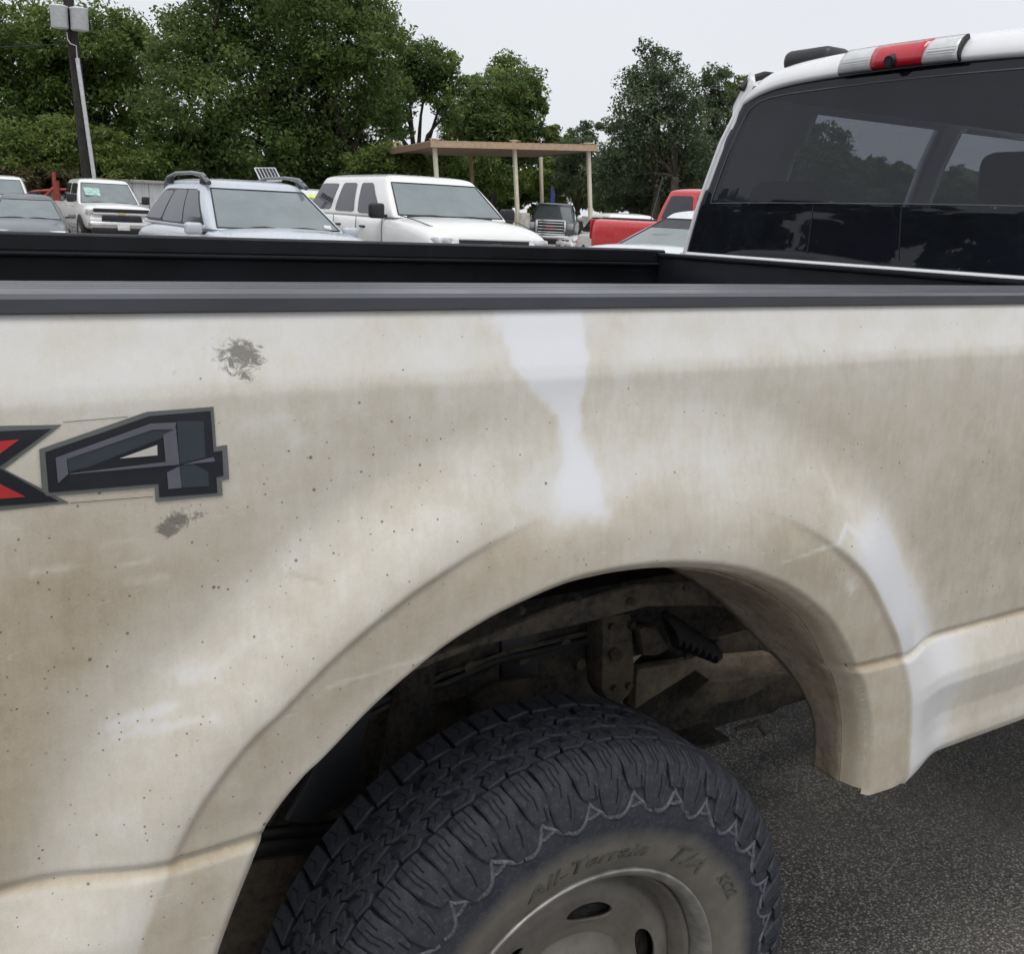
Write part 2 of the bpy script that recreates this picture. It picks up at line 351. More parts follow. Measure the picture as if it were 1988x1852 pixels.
# ---- what the dirt looks like, plus body-line shade: written in the panel's own x, z
me = bedside.data; co = np.empty(len(me.vertices) * 3); me.vertices.foreach_get('co', co); co = co.reshape(-1, 3); vx, vz = co[:, 0], co[:, 2]
vs_, _, _, _ = lip_dist(vx, vz)
def wob(x, z, f, ph): return np.sin(x * f + ph) * np.cos(z * f * 1.3 - ph * 1.7) + .5 * np.sin(x * f * 2.3 - z * f * 1.9 + ph)
def seg_d(x, z, pts):
    best = np.full(x.shape, 9.0)
    for a, b in zip(pts, pts[1:]):
        a = np.array(a); b = np.array(b); d = b - a; t = np.clip(((x - a[0]) * d[0] + (z - a[1]) * d[1]) / (d @ d), 0, 1)
        best = np.minimum(best, np.hypot(x - a[0] - t * d[0], z - a[1] - t * d[1]))
    return best
def poly_sd(x, z, pts):
    d = seg_d(x, z, list(pts) + [pts[0]]); ins = np.zeros(x.shape, bool)
    for a, b in zip(pts, list(pts[1:]) + [pts[0]]):
        c = (a[1] > z) != (b[1] > z); ins ^= c & (x < a[0] + (z - a[1]) / (b[1] - a[1] + 1e-15) * (b[0] - a[0]))
    return np.where(ins, -d, d)
xz = lambda u, v, y=-.014: tuple(P(u, v, y)[[0, 2]])
w1 = wob(vx, vz, 7, .3) * .04; w2 = wob(vx, vz, 19, 1.1) * .03
dirt = .25 + .17 * sstep(1.375, 1.352, vz) + w2
dirt += .10 * sstep(1.36, 1.25, vz)
lft = sstep(.62, .30, vx + .25 * (1.12 - vz))                                   # the heavy tail end
dirt += .33 * lft * sstep(1.33, 1.10, vz + w1) * sstep(.15, .24, vs_ + w1 * .5)
dirt += .16 * sstep(.30, .05, vx) * sstep(1.34, 1.28, vz)
rgt = sstep(1.02, 1.25, vx) * sstep(1.31, 1.17, vz + w1)
dirt += .22 * rgt * sstep(.17, .23, vs_)
dirt += .10 * sstep(.80, 1.0, vx) * sstep(1.40, 1.30, vz) * sstep(1.18, 1.28, vz) * sstep(1.9, 1.3, vx)
slope = sstep(.26, .18, vs_ + w1 * .6) * sstep(.080, .095, vs_)
dirt = dirt * (1 - slope) + (.46 + w2 - .03 * sstep(.75, .35, vx) + .08 * sstep(1.05, 1.2, vx)) * slope
_tp = sstep(.54, .72, vx) * sstep(1.15, .98, vx) * sstep(1.05, 1.13, vz)
face = sstep(.094, .084, vs_ + w2 * .05) * (1 - _tp) + _tp * sstep(.13, .05, vs_ + w1 * .5)
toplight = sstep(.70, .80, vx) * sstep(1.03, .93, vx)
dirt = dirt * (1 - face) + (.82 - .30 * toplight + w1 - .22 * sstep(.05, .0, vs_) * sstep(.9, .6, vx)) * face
dirt += .25 * face * np.exp(-((vx - .795) / .05) ** 2) * sstep(1.17, 1.22, vz)
# the wiped right-hand fillet, down on to the sill
cl = sstep(.088, .096, vs_) * sstep(.205, .165, vs_ + w1 * .4) * sstep(1.10, 1.22, vx) * sstep(1.20, 1.08, vz)
dirt = dirt * (1 - cl) + .02 * cl
roc = sstep(.900, .895, vz) * (1 - face)
dirt = dirt * (1 - roc) + ((.46 + .12 * sstep(.81, .78, vz) + w2) * (1 - .8 * sstep(1.56, 1.46, vx) * sstep(1.2, 1.3, vx))) * roc
# big pale band above the arch
pb = np.exp(-((vz - 1.245 + .5 * (vx - .75) ** 2) / .035) ** 2) * sstep(.38, .55, vx) * sstep(.98, .88, vx); dirt -= .16 * pb
# rinsed streak from the rail
stk = [xz(*p, float(np.interp(p[1], [596, 720, 800, 900, 1000], [.004, -.012, -.016, -.024, -.040]))) for p in [(985, 596), (1132, 596), (1143, 690), (1130, 770), (1128, 840), (1150, 905), (1168, 960), (1172, 1000), (1130, 1008), (1085, 1000), (1076, 950), (1092, 870), (1085, 805), (1050, 775), (1004, 715), (985, 660)]]
sd = poly_sd(vx, vz, stk) + wob(vx, vz, 110, .7) * .0022 + wob(vx, vz, 37, 2) * .002
soft = .006 + .016 * sstep(1.36, 1.20, vz) * (.5 + .5 * np.sin(vz * 60 + vx * 35))
k = sstep(1, -1, sd / soft); dirt = dirt * (1 - .97 * k)
k = sstep(.05, .0, sd) * .25 * sstep(1.30, 1.2, vz); dirt *= (1 - k)
stk2 = [xz(*p) for p in [(1440, 700), (1500, 690), (1470, 800), (1455, 960), (1330, 985), (1290, 900), (1330, 820)]]
dirt *= 1 - .22 * sstep(.05, -.05, poly_sd(vx, vz, stk2) + w2)
# wiped strokes and scratches
for pts, r, a in [([(215, 1405), (320, 1365)], .006, .75), ([(225, 1425), (300, 1400), (400, 1372)], .005, .55), ([(345, 1300), (420, 1270), (470, 1240)], .008, .45), ([(355, 1312), (440, 1285)], .006, .45),
                  ([(60, 1110), (150, 1098)], .004, .5), ([(195, 1060), (250, 1048)], .004, .45), ([(228, 1098), (290, 1085)], .003, .5), ([(245, 1128), (320, 1118)], .004, .4), ([(490, 830), (545, 810), (575, 850)], .010, .5),
                  ([(1480, 1080), (1590, 1042), (1612, 1010), (1640, 1030), (1645, 1055)], .0028, .8), ([(1612, 1122), (1616, 1128)], .009, .9), ([(1590, 905), (1605, 960)], .006, .4), ([(940, 1215), (640, 1300), (610, 1310)], .0022, .5),
                  ([(1000, 610), (985, 625)], .012, .9), ([(310, 625), (350, 640)], .012, .5), ([(575, 1490), (620, 1440)], .006, .95), ([(560, 1110), (615, 1118)], .002, -.8)]:
    dd = seg_d(vx, vz, [xz(*p) for p in pts]) + w2 * .05
    dirt *= 1 - a * .75 * sstep(r * 2.0, r * .2, dd + np.abs(wob(vx, vz, 140, r * 900)) * r * .5)
dirt += .55 * sstep(.006, .0, np.abs(vz - .8965)) * sstep(0, .02, vz * 0 + .02)          # body line darkened as the shadow in its crack
dirt = np.where(dirt > .25, .42 + (dirt - .42) * .78, dirt)
speck = .22 + .78 * lft * sstep(1.38, 1.15, vz) + .25 * sstep(.9, .6, vx) * sstep(1.34, 1.25, vz)
speck *= (1 - .6 * sstep(1.0, 1.4, vx)) * (1 - .75 * sstep(1.32, 1.38, vz)) * sstep(-.002, .012, sd)
def lump(u, v, ru, rv, ang):
    c = xz(u, v); dx, dz = vx - c[0], vz - c[1]; ca, sa = math.cos(ang), math.sin(ang)
    return np.clip(1.0 - np.hypot((dx * ca + dz * sa) / ru, (-dx * sa + dz * ca) / rv), 0, 1)
mud = np.maximum.reduce([lump(482, 690, .026, .020, -.6) * 1.5, lump(462, 695, .034, .028, -.5) * 1.0, lump(482, 728, .026, .013, -.4) * .95, lump(515, 676, .005, .007, 0) * 1.2, lump(350, 722, .010, .004, .3) * 1.0,
                         lump(322, 1028, .017, .012, -.5) * 1.5, lump(345, 1010, .030, .017, .3) * .95, lump(375, 1000, .028, .011, .1) * .75, lump(278, 988, .003, .008, 0) * .7])
for nm, arr in (('dirt', np.clip(dirt, 0, 1)), ('speck', np.clip(speck, 0, 1)), ('mud', np.clip(mud, 0, 1))):
    at_ = me.attributes.new(nm, 'FLOAT', 'POINT'); at_.data.foreach_set('value', arr.astype(np.float32))
# ---- the turned-in lip round the opening
lp = LIP[(LIP[:, 1] > ZB)]; tang = np.gradient(lp, axis=0); tang /= np.linalg.norm(tang, axis=1)[:, None]; nin = np.stack([tang[:, 1], -tang[:, 0]], 1)
nin *= np.sign(((np.array([XW, .8]) - lp) * nin).sum(1))[:, None]
ly = side_y(lp[:, 0], lp[:, 1], np.zeros(len(lp)))
prof = [(0, 0), (.003, .003), (.006, .009), (.0085, .018), (.010, .026), (.0115, .034)]
G = [[(lp[i, 0] + nin[i, 0] * a, ly[i] + b, lp[i, 1] + nin[i, 1] * a) for a, b in prof] for i in range(len(lp))]
lip = grid_obj('wheel_arch_lip', G, M['dirty'], truck); me = lip.data; n = len(me.vertices)
c3 = np.empty(n * 3); me.vertices.foreach_get('co', c3); c3 = c3.reshape(-1, 3)
for nm, arr in (('dirt', np.where(c3[:, 0] > .95, .80, .62)), ('speck', np.full(n, .3)), ('mud', np.zeros(n))):
    a = me.attributes.new(nm, 'FLOAT', 'POINT'); a.data.foreach_set('value', arr.astype(np.float32))
# ---- decal, each colour a sheet just proud of the paint
DZ = lambda x, y: ((x / 2.485) / 1.2958, (750 + y / 2.485) / 1.2958)
M['dec_grey'] = simple('decal_grey_edge', (.13, .14, .135), .45); M['dec_black'] = simple('decal_black', (.012, .014, .020), .35, var=.3)
M['dec_slate'] = simple('decal_slate', (.034, .044, .055), .4); M['dec_mid'] = simple('decal_mid_grey', (.115, .118, .145), .4)
M['dec_red'] = simple('decal_red', (.48, .03, .035), .35); M['dec_white'] = simple('decal_backing', (.56, .54, .50), .5, var=.08)
decal = empty('decal', parent=truck)
def dec(name, pts, mat, layer):
    P2 = [P(*DZ(*p), -.016) for p in pts]
    bm = bmesh.new(); vs = [bm.verts.new((p[0], 0, p[2])) for p in P2]; bm.faces.new(vs); bm.normal_update(); bmesh.ops.triangulate(bm, faces=bm.faces, ngon_method='EAR_CLIP')
    for _ in range(5):
        long = [e for e in bm.edges if e.calc_length() > .008]
        if long: bmesh.ops.subdivide_edges(bm, edges=long, cuts=1); bmesh.ops.triangulate(bm, faces=bm.faces)
    xs = np.array([v.co.x for v in bm.verts]); zs = np.array([v.co.z for v in bm.verts]); sd, _, _, _ = lip_dist(xs, zs); ys = side_y(xs, zs, sd)
    for v, y in zip(bm.verts, ys): v.co.y = y - .0008 - layer * .0006
    o = bmobj(name, bm, mat, decal); 
    if o.data.polygons and sum(p.normal.y for p in o.data.polygons) > 0: o.data.flip_normals()
    return o
dec('outline', [(245, 945), (920, 712), (1338, 680), (1352, 928), (1420, 918), (1432, 1130), (1385, 1138), (1390, 1232), (970, 1272), (968, 1182), (290, 1238), (262, 1200)], M['dec_grey'], 1)
dec('numeral_four', [(283, 962), (935, 738), (1318, 705), (1335, 960), (1388, 952), (1395, 1108), (1350, 1118), (1356, 1215), (993, 1243), (990, 1158), (303, 1213)], M['dec_black'], 2)
dec('facet', [(420, 1000), (950, 822), (1090, 820), (1000, 878), (560, 1050), (430, 1085)], M['dec_slate'], 3)
dec('facet', [(1105, 768), (1272, 768), (1282, 992), (1122, 1035)], M['dec_slate'], 3)
dec('facet', [(1122, 1046), (1205, 1035), (1300, 1085), (1303, 1172), (1135, 1182)], M['dec_slate'], 3)
dec('facet', [(345, 995), (940, 782), (1100, 775), (1092, 818), (955, 820), (415, 1003), (425, 1095), (360, 1155)], M['dec_mid'], 4)
dec('facet', [(430, 1093), (1038, 1020), (1112, 1038), (440, 1097)], M['dec_mid'], 4)
dec('facet', [(1018, 852), (1098, 812), (1119, 1038), (1032, 1022)], M['dec_mid'], 4)
dec('facet', [(1040, 1085), (1118, 1047), (1132, 1182), (1048, 1190)], M['dec_mid'], 4)
dec('facet', [(1130, 1038), (1332, 990), (1340, 1018)], M['dec_mid'], 4)
dec('counter', [(745, 1000), (980, 915), (982, 980)], M['dec_white'], 4)
dec('outline', [(-690, 850), (-160, 840), (-60, 802), (390, 793), (28, 1070), (435, 1280), (-60, 1335), (-700, 1390), (-300, 1120)], M['dec_grey'], 0)
dec('letter_x', [(-620, 875), (-170, 870), (-60, 836), (325, 818), (-10, 1058), (370, 1270), (-60, 1302), (-620, 1350), (-260, 1115)], M['dec_black'], 1)
dec('facet', [(-250, 915), (122, 883), (-40, 1000), (-130, 1050)], M['dec_red'], 2)
dec('facet', [(-60, 1105), (0, 1160), (158, 1240), (-200, 1268), (-260, 1270)], M['dec_red'], 2)
dec('pinstripe', [(395, 776), (800, 742), (800, 746), (395, 780)], M['dec_grey'], 0)
dec('pinstripe', [(440, 1278), (958, 1238), (958, 1242), (440, 1283)], M['dec_grey'], 0)

# ---- rail caps, bed
def extr_x(name, prof, x0, x1, mat, parent=truck, n=2):       # closed (y, z) outline run along x
    xs = np.linspace(x0, x1, n); k = len(prof); vs = [(x, y, z) for x in xs for y, z in prof]
    fs = [(i * k + j, i * k + (j + 1) % k, (i + 1) * k + (j + 1) % k, (i + 1) * k + j) for i in range(n - 1) for j in range(k)]
    fs += [tuple(range(k))[::-1], tuple(range((n - 1) * k, n * k))]
    o = pyobj(name, vs, fs, mat, parent); bm = bmesh.new(); bm.from_mesh(o.data); bmesh.ops.recalc_face_normals(bm, faces=bm.faces); bm.to_mesh(o.data); bm.free()
    return sharp(o, 30)
cap = [(.010, 1.4345), (.004, 1.436), (.003, 1.4475), (.008, 1.4515)]
for k in range(4):
    y0 = .050 + k * .026
    cap += [(y0 - .004, 1.4535), (y0 - .002, 1.4512), (y0 + .002, 1.4512), (y0 + .004, 1.4535)]
cap += [(.150, 1.4530), (.158, 1.4495), (.160, 1.415), (.152, 1.413), (.150, 1.430), (.02, 1.430)]
extr_x('rail_cap', cap, -.45, 2.33, M['rail_cap'])
capf = [(2 * YC - y, z) for y, z in [(.010, 1.434), (.003, 1.447), (.008, 1.452), (.150, 1.453), (.158, 1.449), (.160, 1.415), (.152, 1.413), (.15, 1.43), (.02, 1.43)]]
extr_x('rail_cap', capf, -.45, 2.33, M['liner'])  # same cap in the darker liner colour, shading its inward face
def wall(name, pts, mat, t=.012): return prism(name, pts, t, mat, truck)
prism('bed_wall', [(-.45, 1.785, .92), (2.30, 1.785, .92), (2.30, 1.785, 1.440), (-.45, 1.785, 1.440)], (0, .02, 0), M['liner'])
bpy.data.objects['bed_wall'].parent = truck
box('liner_lip', (.93, 1.776, 1.405), (2.74, .022, .012), M['liner'], truck, .005)
prism('bed_wall', [(-.45, .162, 1.10), (2.30, .162, 1.10), (2.30, .162, 1.432), (-.45, .162, 1.432)], (0, -.02, 0), M['liner'], truck)
box('bed_floor', (.925, 1.20, .93), (2.75, 1.2, .03), M['liner'], truck)
box('bulkhead', (2.315, YC, 1.19), (.03, 1.80, .50), M['liner'], truck, .008)
box('bulkhead_cap', (2.317, YC, 1.4365), (.05, 1.70, .014), M['liner'], truck, .004)
prism('bed_side', [(-.45, 1.955, .67), (2.335, 1.955, .67), (2.335, 1.955, 1.30), (2.335, 1.93, 1.434), (-.45, 1.93, 1.434), (-.45, 1.955, 1.30)], (0, -.01, 0), M['white_paint2'], truck)
box('tailgate', (-.46, YC, 1.18), (.04, 1.6, .50), M['white_paint2'], truck, .01)

# ---- cab
def xr(z): return np.interp(z, [1.40, 1.45, 1.60, 1.80, 1.97, 2.01, 2.04, 2.06], [2.381, 2.382, 2.388, 2.412, 2.446, 2.462, 2.49, 2.56])
def half(z): return np.interp(z, [1.40, 1.45, 1.60, 1.80, 1.97], [.778, .775, .735, .676, .606])      # glass edge, half width
# roof skin
def roofz(y):
    t = np.clip(np.abs(y - YC) / .66, 0, 1); return -.022 * t ** 2 - .055 * t ** 7
rows = []
for yy in np.linspace(-.655, .655, 41):
    r = []
    for (x, z) in [(2.452, 1.968), (2.430, 1.972), (2.428, 1.982), (2.436, 2.000), (2.452, 2.022), (2.480, 2.040), (2.53, 2.052), (2.7, 2.064), (3.1, 2.072), (3.6, 2.065), (4.0, 2.035), (4.25, 1.99)]:
        t = abs(yy) / .655; r.append((x + .012 * t ** 4, YC + yy * (1 if x > 2.5 else 1 - .012), z + roofz(YC + yy)))
    rows.append(r)
roof = grid_obj('roof', rows, M['white_paint2'], truck)
hl_ = grid_obj('headliner', [[(x, YC + y, 1.975 + roofz(YC + y) * .8) for x in np.linspace(2.47, 4.15, 6)] for y in np.linspace(-.60, .60, 13)], M['seat'], truck)
# side shells with window openings
def shell(sgn, mat):
    xs = np.linspace(2.40, 4.75, 95); ts = np.linspace(0, 1, 30); G = []; keep = np.ones((94, 29), bool)
    for x in xs:
        r = []
        for t in ts:
            z = 1.40 + .585 * t; xx = x
            if x < 2.47: xx = max(x, xr(z) + .004)
            r.append((xx - (0 if x < 4.2 else 0), YC + sgn * (half(z) + .012 + .002 * math.sin(t * math.pi)), z))
        G.append(r)
    for i in range(94):
        for j in range(29):
            x = (xs[i] + xs[i + 1]) / 2; t = (ts[j] + ts[j + 1]) / 2
            ax = 4.72 - .62 * t                      # A pillar
            if .10 < t < .90 and (2.72 + .06 * t < x < 3.42 or 3.56 < x < ax - .06): keep[i, j] = False
            if x > ax: keep[i, j] = False
    o = grid_obj('cab_side', G, mat, truck, keep); md = o.modifiers.new('s', 'SOLIDIFY'); md.thickness = .03; md.offset = 1 if sgn > 0 else -1; o.data.materials.append(M['seat']); md.material_offset = 1; md.material_offset_rim = 0
    return o
shell(1, M['white_paint2']); shell(-1, M['white_paint2'])
def tinted(name, tint, ior=1.52):
    t = NT(name); tr = t.n('BsdfTransparent'); tr.inputs[0].default_value = (*tint, 1); gl = t.n('BsdfGlossy'); gl.inputs['Roughness'].default_value = .015
    co = t.coord(); nz = t.noise(co, 7, 4)
    ge = t.n('NewGeometry'); dp = t.n('VectorMath', operation='DOT_PRODUCT'); t.l(ge.outputs['Normal'], dp.inputs[0]); t.l(ge.outputs['Incoming'], dp.inputs[1])
    c_ = t.math('SUBTRACT', 1.0, t.math('ABSOLUTE', dp.outputs['Value']), True); f0 = ((ior - 1) / (ior + 1)) ** 2
    fs = t.math('ADD', t.math('MULTIPLY', t.math('POWER', c_, 5.0), 1 - f0), f0, True); ms = t.n('MixShader'); t.l(fs, ms.inputs[0])
    t.l(tr.outputs[0], ms.inputs[1]); t.l(gl.outputs[0], ms.inputs[2])
    df = t.n('BsdfDiffuse'); df.inputs[0].default_value = (.22, .26, .40, 1); m2 = t.n('MixShader'); t.l(t.ramp(nz, .3, .8, .022, .050), m2.inputs[0])   # dust film, its blue standing in for reflected sky
    t.l(ms.outputs[0], m2.inputs[1]); t.l(df.outputs[0], m2.inputs[2]); t.l(m2.outputs[0], t.out.inputs[0]); return t.m
M['tint'] = tinted('tinted_rear_glass', (.26, .27, .30)); M['tint_side'] = tinted('tinted_side_glass', (.50, .52, .54)); M['clear_glass'] = tinted('clear_windscreen', (.80, .84, .82))
for sgn in (1, -1):
    for x0, x1, x2, x3 in ((2.70, 3.44, 2.76, 3.44), (3.54, 4.66, 3.54, 4.12)):
        y0, y1 = YC + sgn * (half(1.45) + .004), YC + sgn * (half(1.93) + .004)
        pyobj('side_window', [(x0, y0, 1.45), (x1, y0, 1.45), (x3, y1, 1.935), (x2, y1, 1.935)], [(0, 1, 2, 3)], M['tint_side'], truck)
pyobj('windscreen', [(4.74, YC - .74, 1.42), (4.74, YC + .74, 1.42), (4.16, YC + .60, 1.985), (4.16, YC - .60, 1.985)], [(0, 1, 2, 3)], M['clear_glass'], truck)
# rear glass: curved pane, black border behind it, seal line
def glass_pt(a, t, dx=0.0, inset=0.0):               # a in -1..1 across, t in 0..1 up
    z = 1.452 + (.517 + .016 * (1 - a * a)) * t; hw = half(z) - .004 - inset
    return (xr(z) - .004 + dx + .010 * a ** 4, YC + a * hw, z)
av = np.linspace(-1, 1, 41); tv = np.linspace(0, 1, 25)
rw = grid_obj('rear_window', [[glass_pt(a, t) for t in tv] for a in av], M['tint'], truck)
M['frit'] = simple('black_ceramic_border', (.010, .010, .012), .5)
kp = np.ones((40, 24), bool)
for i in range(40):
    for j in range(24):
        a = abs((av[i] + av[i + 1]) / 2); t = (tv[j] + tv[j + 1]) / 2
        if a < .915 and .30 < t < .90: kp[i, j] = False
o = grid_obj('border', [[glass_pt(a, t, .006) for t in tv] for a in av], M['frit'], rw, kp)
M['seal_line'] = simple('grey_seal_line', (.13, .135, .16), .5)
path = [glass_pt(-.93, .31), glass_pt(-.93, .6), glass_pt(-.925, .82), glass_pt(-.90, .875), glass_pt(-.84, .905)] + [glass_pt(a, .915) for a in np.linspace(-.7, .7, 15)] + [glass_pt(.84, .905), glass_pt(.90, .875), glass_pt(.925, .82), glass_pt(.93, .6), glass_pt(.93, .31)]
path = [tuple(q) for q in catmull([(p[0] - .0016, p[1], p[2]) for p in path], 3)]
tube('seal', path, .0016, M['seal_line'], rw, 6)
tube('seal', [(glass_pt(a, .305)[0] - .0016, glass_pt(a, .305)[1], glass_pt(a, .305)[2]) for a in np.linspace(-.93, .93, 15)], .0012, M['seal_line'], rw, 6)
for a in (-.12, .30):
    tube('slider_edge', [(p[0] - .0012, p[1], p[2]) for p in (glass_pt(a, .03), glass_pt(a + .02, .30))], .0016, M['frit'], rw, 6)
# white strip under the glass, wall behind the seats
G = [[(2.378 + dx + .010 * a ** 4, YC + a * .80, z) for dx, z in ((.006, 1.36), (-.002, 1.437), (-.004, 1.444), (.002, 1.4505), (.012, 1.4515))] for a in av]
grid_obj('cab_back', G, M['white_paint2'], truck)
box('inner_back_panel', (2.46, YC, 1.33), (.05, 1.44, .54), M['seat'], truck, .02)
box('cab_floor', (3.6, YC, .72), (2.5, 1.7, .05), M['seat'], truck)
for sgn in (-1, 1):
    y0 = YC + sgn * .86
    prism('door_panel', [(2.40, y0, .60), (4.78, y0, .60), (4.78, y0, 1.41), (2.40, y0, 1.41)], (0, sgn * .06, 0), M['white_paint2'], truck, .01)
    tube('drip_moulding', [(2.436, YC + sgn * .628, 1.962), (2.46, YC + sgn * .622, 1.992), (2.52, YC + sgn * .615, 2.012), (2.8, YC + sgn * .622, 2.018), (3.6, YC + sgn * .625, 2.02), (4.1, YC + sgn * .61, 1.98)], .012, M['rubber'], truck, 8)
    # pillar behind the glass edge
    zz = np.linspace(1.40, 1.985, 14)
    G = [[(xr(z) + dx, YC + sgn * (half(z) + w), z) for dx, w in ((.02, -.006), (.002, -.004), (-.002, .002), (.001, .009), (.008, .014), (.08, .015))] for z in zz]
    grid_obj('pillar', G, M['white_paint2'], truck)
hood = grid_obj('bonnet', [[(x, YC + y, z - .10 * abs(y / .9) ** 3) for x, z in ((4.70, 1.42), (5.0, 1.43), (5.5, 1.40), (5.85, 1.33), (5.95, 1.2), (5.97, .8))] for y in np.linspace(-.92, .92, 17)], M['white_paint2'], truck)
box('dashboard', (4.45, YC, 1.28), (.5, 1.5, .28), M['seat'], truck, .06)
def seat(x, y):
    s = empty('seat', (x, y, .85), parent=truck)
    box('cushion', (.25, 0, .10), (.5, .5, .16), M['seat'], s, .05); box('backrest', (-.04, 0, .46), (.14, .5, .62), M['seat'], s, .06, Matrix.Rotation(-.15, 3, 'Y'), 3)
    box('headrest', (-.10, 0, .90 if x > 3 else .74), (.11, .27, .19), M['seat'], s, .05, Matrix.Rotation(-.1, 3, 'Y'), 3)
    for d in (-.07, .07): tube('headrest_post', [(-.09, d, .64), (-.10, d, .80 if x > 3 else .68)], .008, M['chrome'], s, 6)
for x, y in ((3.70, YC + .40), (3.70, YC - .40), (2.62, YC + .47), (2.62, YC - .47)): seat(x, y)
# high brake lamp with the cargo camera
M['lamp_red'] = simple('red_lamp_lens', (.52, .012, .03), .12, var=.1, coat=.5); M['lamp_clear'] = simple('ribbed_clear_lens', (.62, .63, .64), .10, var=.12, scale=30, coat=.5)
hl = empty('brake_lamp', (0, .03, -.001), parent=truck)
def lampstrip(name, y0, y1, sk0, sk1, mat, dx=0, grow=0.0):
    ya = [(2.4285, 1.9765 - grow), (2.421, 1.981 - grow), (2.419, 1.990), (2.424, 2.006), (2.437, 2.024 + grow * .6), (2.452, 2.033 + grow)]
    G = []
    for f in np.linspace(0, 1, 9):
        r = []
        for k, (x, z) in enumerate(ya):
            h = k / (len(ya) - 1); y = (y0 + sk0 * h) * (1 - f) + (y1 + sk1 * h) * f; r.append((x + dx, YC + y, z + roofz(YC + y)))
        G.append(r)
    o = grid_obj(name, G, mat, hl); md = o.modifiers.new('s', 'SOLIDIFY'); md.thickness = .012; md.offset = 0; return o
lampstrip('gasket', -.192, .200, .002, -.010, M['rubber'], .003, .0015)
lampstrip('clear_lens', .082, .198, -.006, -.012, M['lamp_clear']); lampstrip('red_lens', -.078, .080, .014 * -1, .006, M['lamp_red'], -.0012); lampstrip('clear_lens', -.188, -.080, .006, -.012, M['lamp_clear'])
for k in range(7):
    for (ya, yb) in ((.088, .19), (-.182, -.096)):
        f = (k + .5) / 7; x = np.interp(f, [0, .3, .6, 1], [2.4195, 2.4165, 2.425, 2.446]); z = 1.983 + f * .047
        tube('lens_rib', [(x - .004, YC + y, z + roofz(YC + y)) for y in np.linspace(ya, yb, 4)], .0011, M['lamp_clear'], hl, 5)
tube('camera_eye', [(2.424, YC + .012, 1.990), (2.404, YC + .012, 1.984)], [.019, .016], M['rubber'], hl, 16); tube('camera_lens', [(2.404, YC + .012, 1.984), (2.402, YC + .012, 1.9835)], .009, M['side_glass'], hl, 12)
# shark-fin aerial on the roof
box('roof_fin', (2.58, 1.43, 2.046), (.12, .19, .065), M['black_plastic'], truck, .028, None, 4)

# ---- rear wheel
wheel = empty('wheel', (XW, 0, ZW), parent=truck)
def tyre_material():
    t = NT('tyre_rubber'); co = t.coord(); sp = t.n('SeparateXYZ'); t.l(co, sp.inputs[0])
    r = t.math('SQRT', t.math('ADD', t.math('POWER', sp.outputs[0], 2.0), t.math('POWER', sp.outputs[2], 2.0)))
    n = t.noise(co, 30, 5, .6); n2 = t.noise(co, 160, 4, .65); n0 = t.noise(co, 9, 4)
    rr = t.math('ADD', r, t.math('MULTIPLY', t.math('SUBTRACT', n0, .5), .03))
    c = t.mix(t.ramp(n, .3, .7), (.017, .019, .027), (.034, .037, .048))
    c = t.mix(t.ramp(n2, .50, .78, 0, .6), c, (.085, .087, .096))
    dust = t.math('MULTIPLY', t.ramp(rr, .288, .318, 1, 0), t.ramp(sp.outputs[1], .03, .06, 1, 0))
    c = t.mix(t.math('MULTIPLY', dust, t.ramp(n, .2, .7, .65, 1)), c, (.165, .152, .128))
    t.set(Base_Color=c, Roughness=.72, Specular_IOR_Level=.4); t.bump(t.math('ADD', n2, t.math('MULTIPLY', n, .5)), .25, .0015); return t.m
M['tyre'] = tyre_material()
def scuff():
    t = NT('scuffed_rubber_edge'); co = t.coord(); n = t.noise(co, 55, 5, .7); n2 = t.noise(co, 220, 4, .7)
    c = t.mix(t.ramp(t.math('ADD', n, t.math('MULTIPLY', n2, .5)), .55, .92), (.030, .033, .043), (.135, .137, .152)); t.set(Base_Color=c, Roughness=.85); t.bump(n2, .4, .001); return t.m
M['tyre_scuff'] = scuff()
TP = [(.020, .232), (.006, .238), (-.002, .250), (-.009, .270), (-.0135, .300), (-.013, .325), (-.010, .347), (-.004, .366), (.004, .382), (.016, .394), (.032, .4035), (.08, .4075), (.122, .4085), (.164, .4075), (.212, .4035), (.228, .394), (.240, .38), (.25, .35), (.256, .31), (.25, .27), (.235, .236)]
TP = [(y if y < .02 else .02 + (y - .02) * .83, r) for y, r in TP]
sy = lambda y: y if y < .02 else .02 + (y - .02) * .83
def lathe(name, prof, mat, parent, n=180, y0=0.0):
    G = [[(r * math.cos(a), y + y0, r * math.sin(a)) for y, r in prof] for a in np.linspace(0, 2 * math.pi, n + 1)]
    return grid_obj(name, G, mat, parent)
tpf = catmull(TP, 4)
lathe('tyre', [tuple(p) for p in tpf], M['tyre'], wheel)
NP = 30; PA = 2 * math.pi / NP
def crown(y): 
    d = max(0, abs(y - .105) - .062); return .4185 - 1.15 * d * d
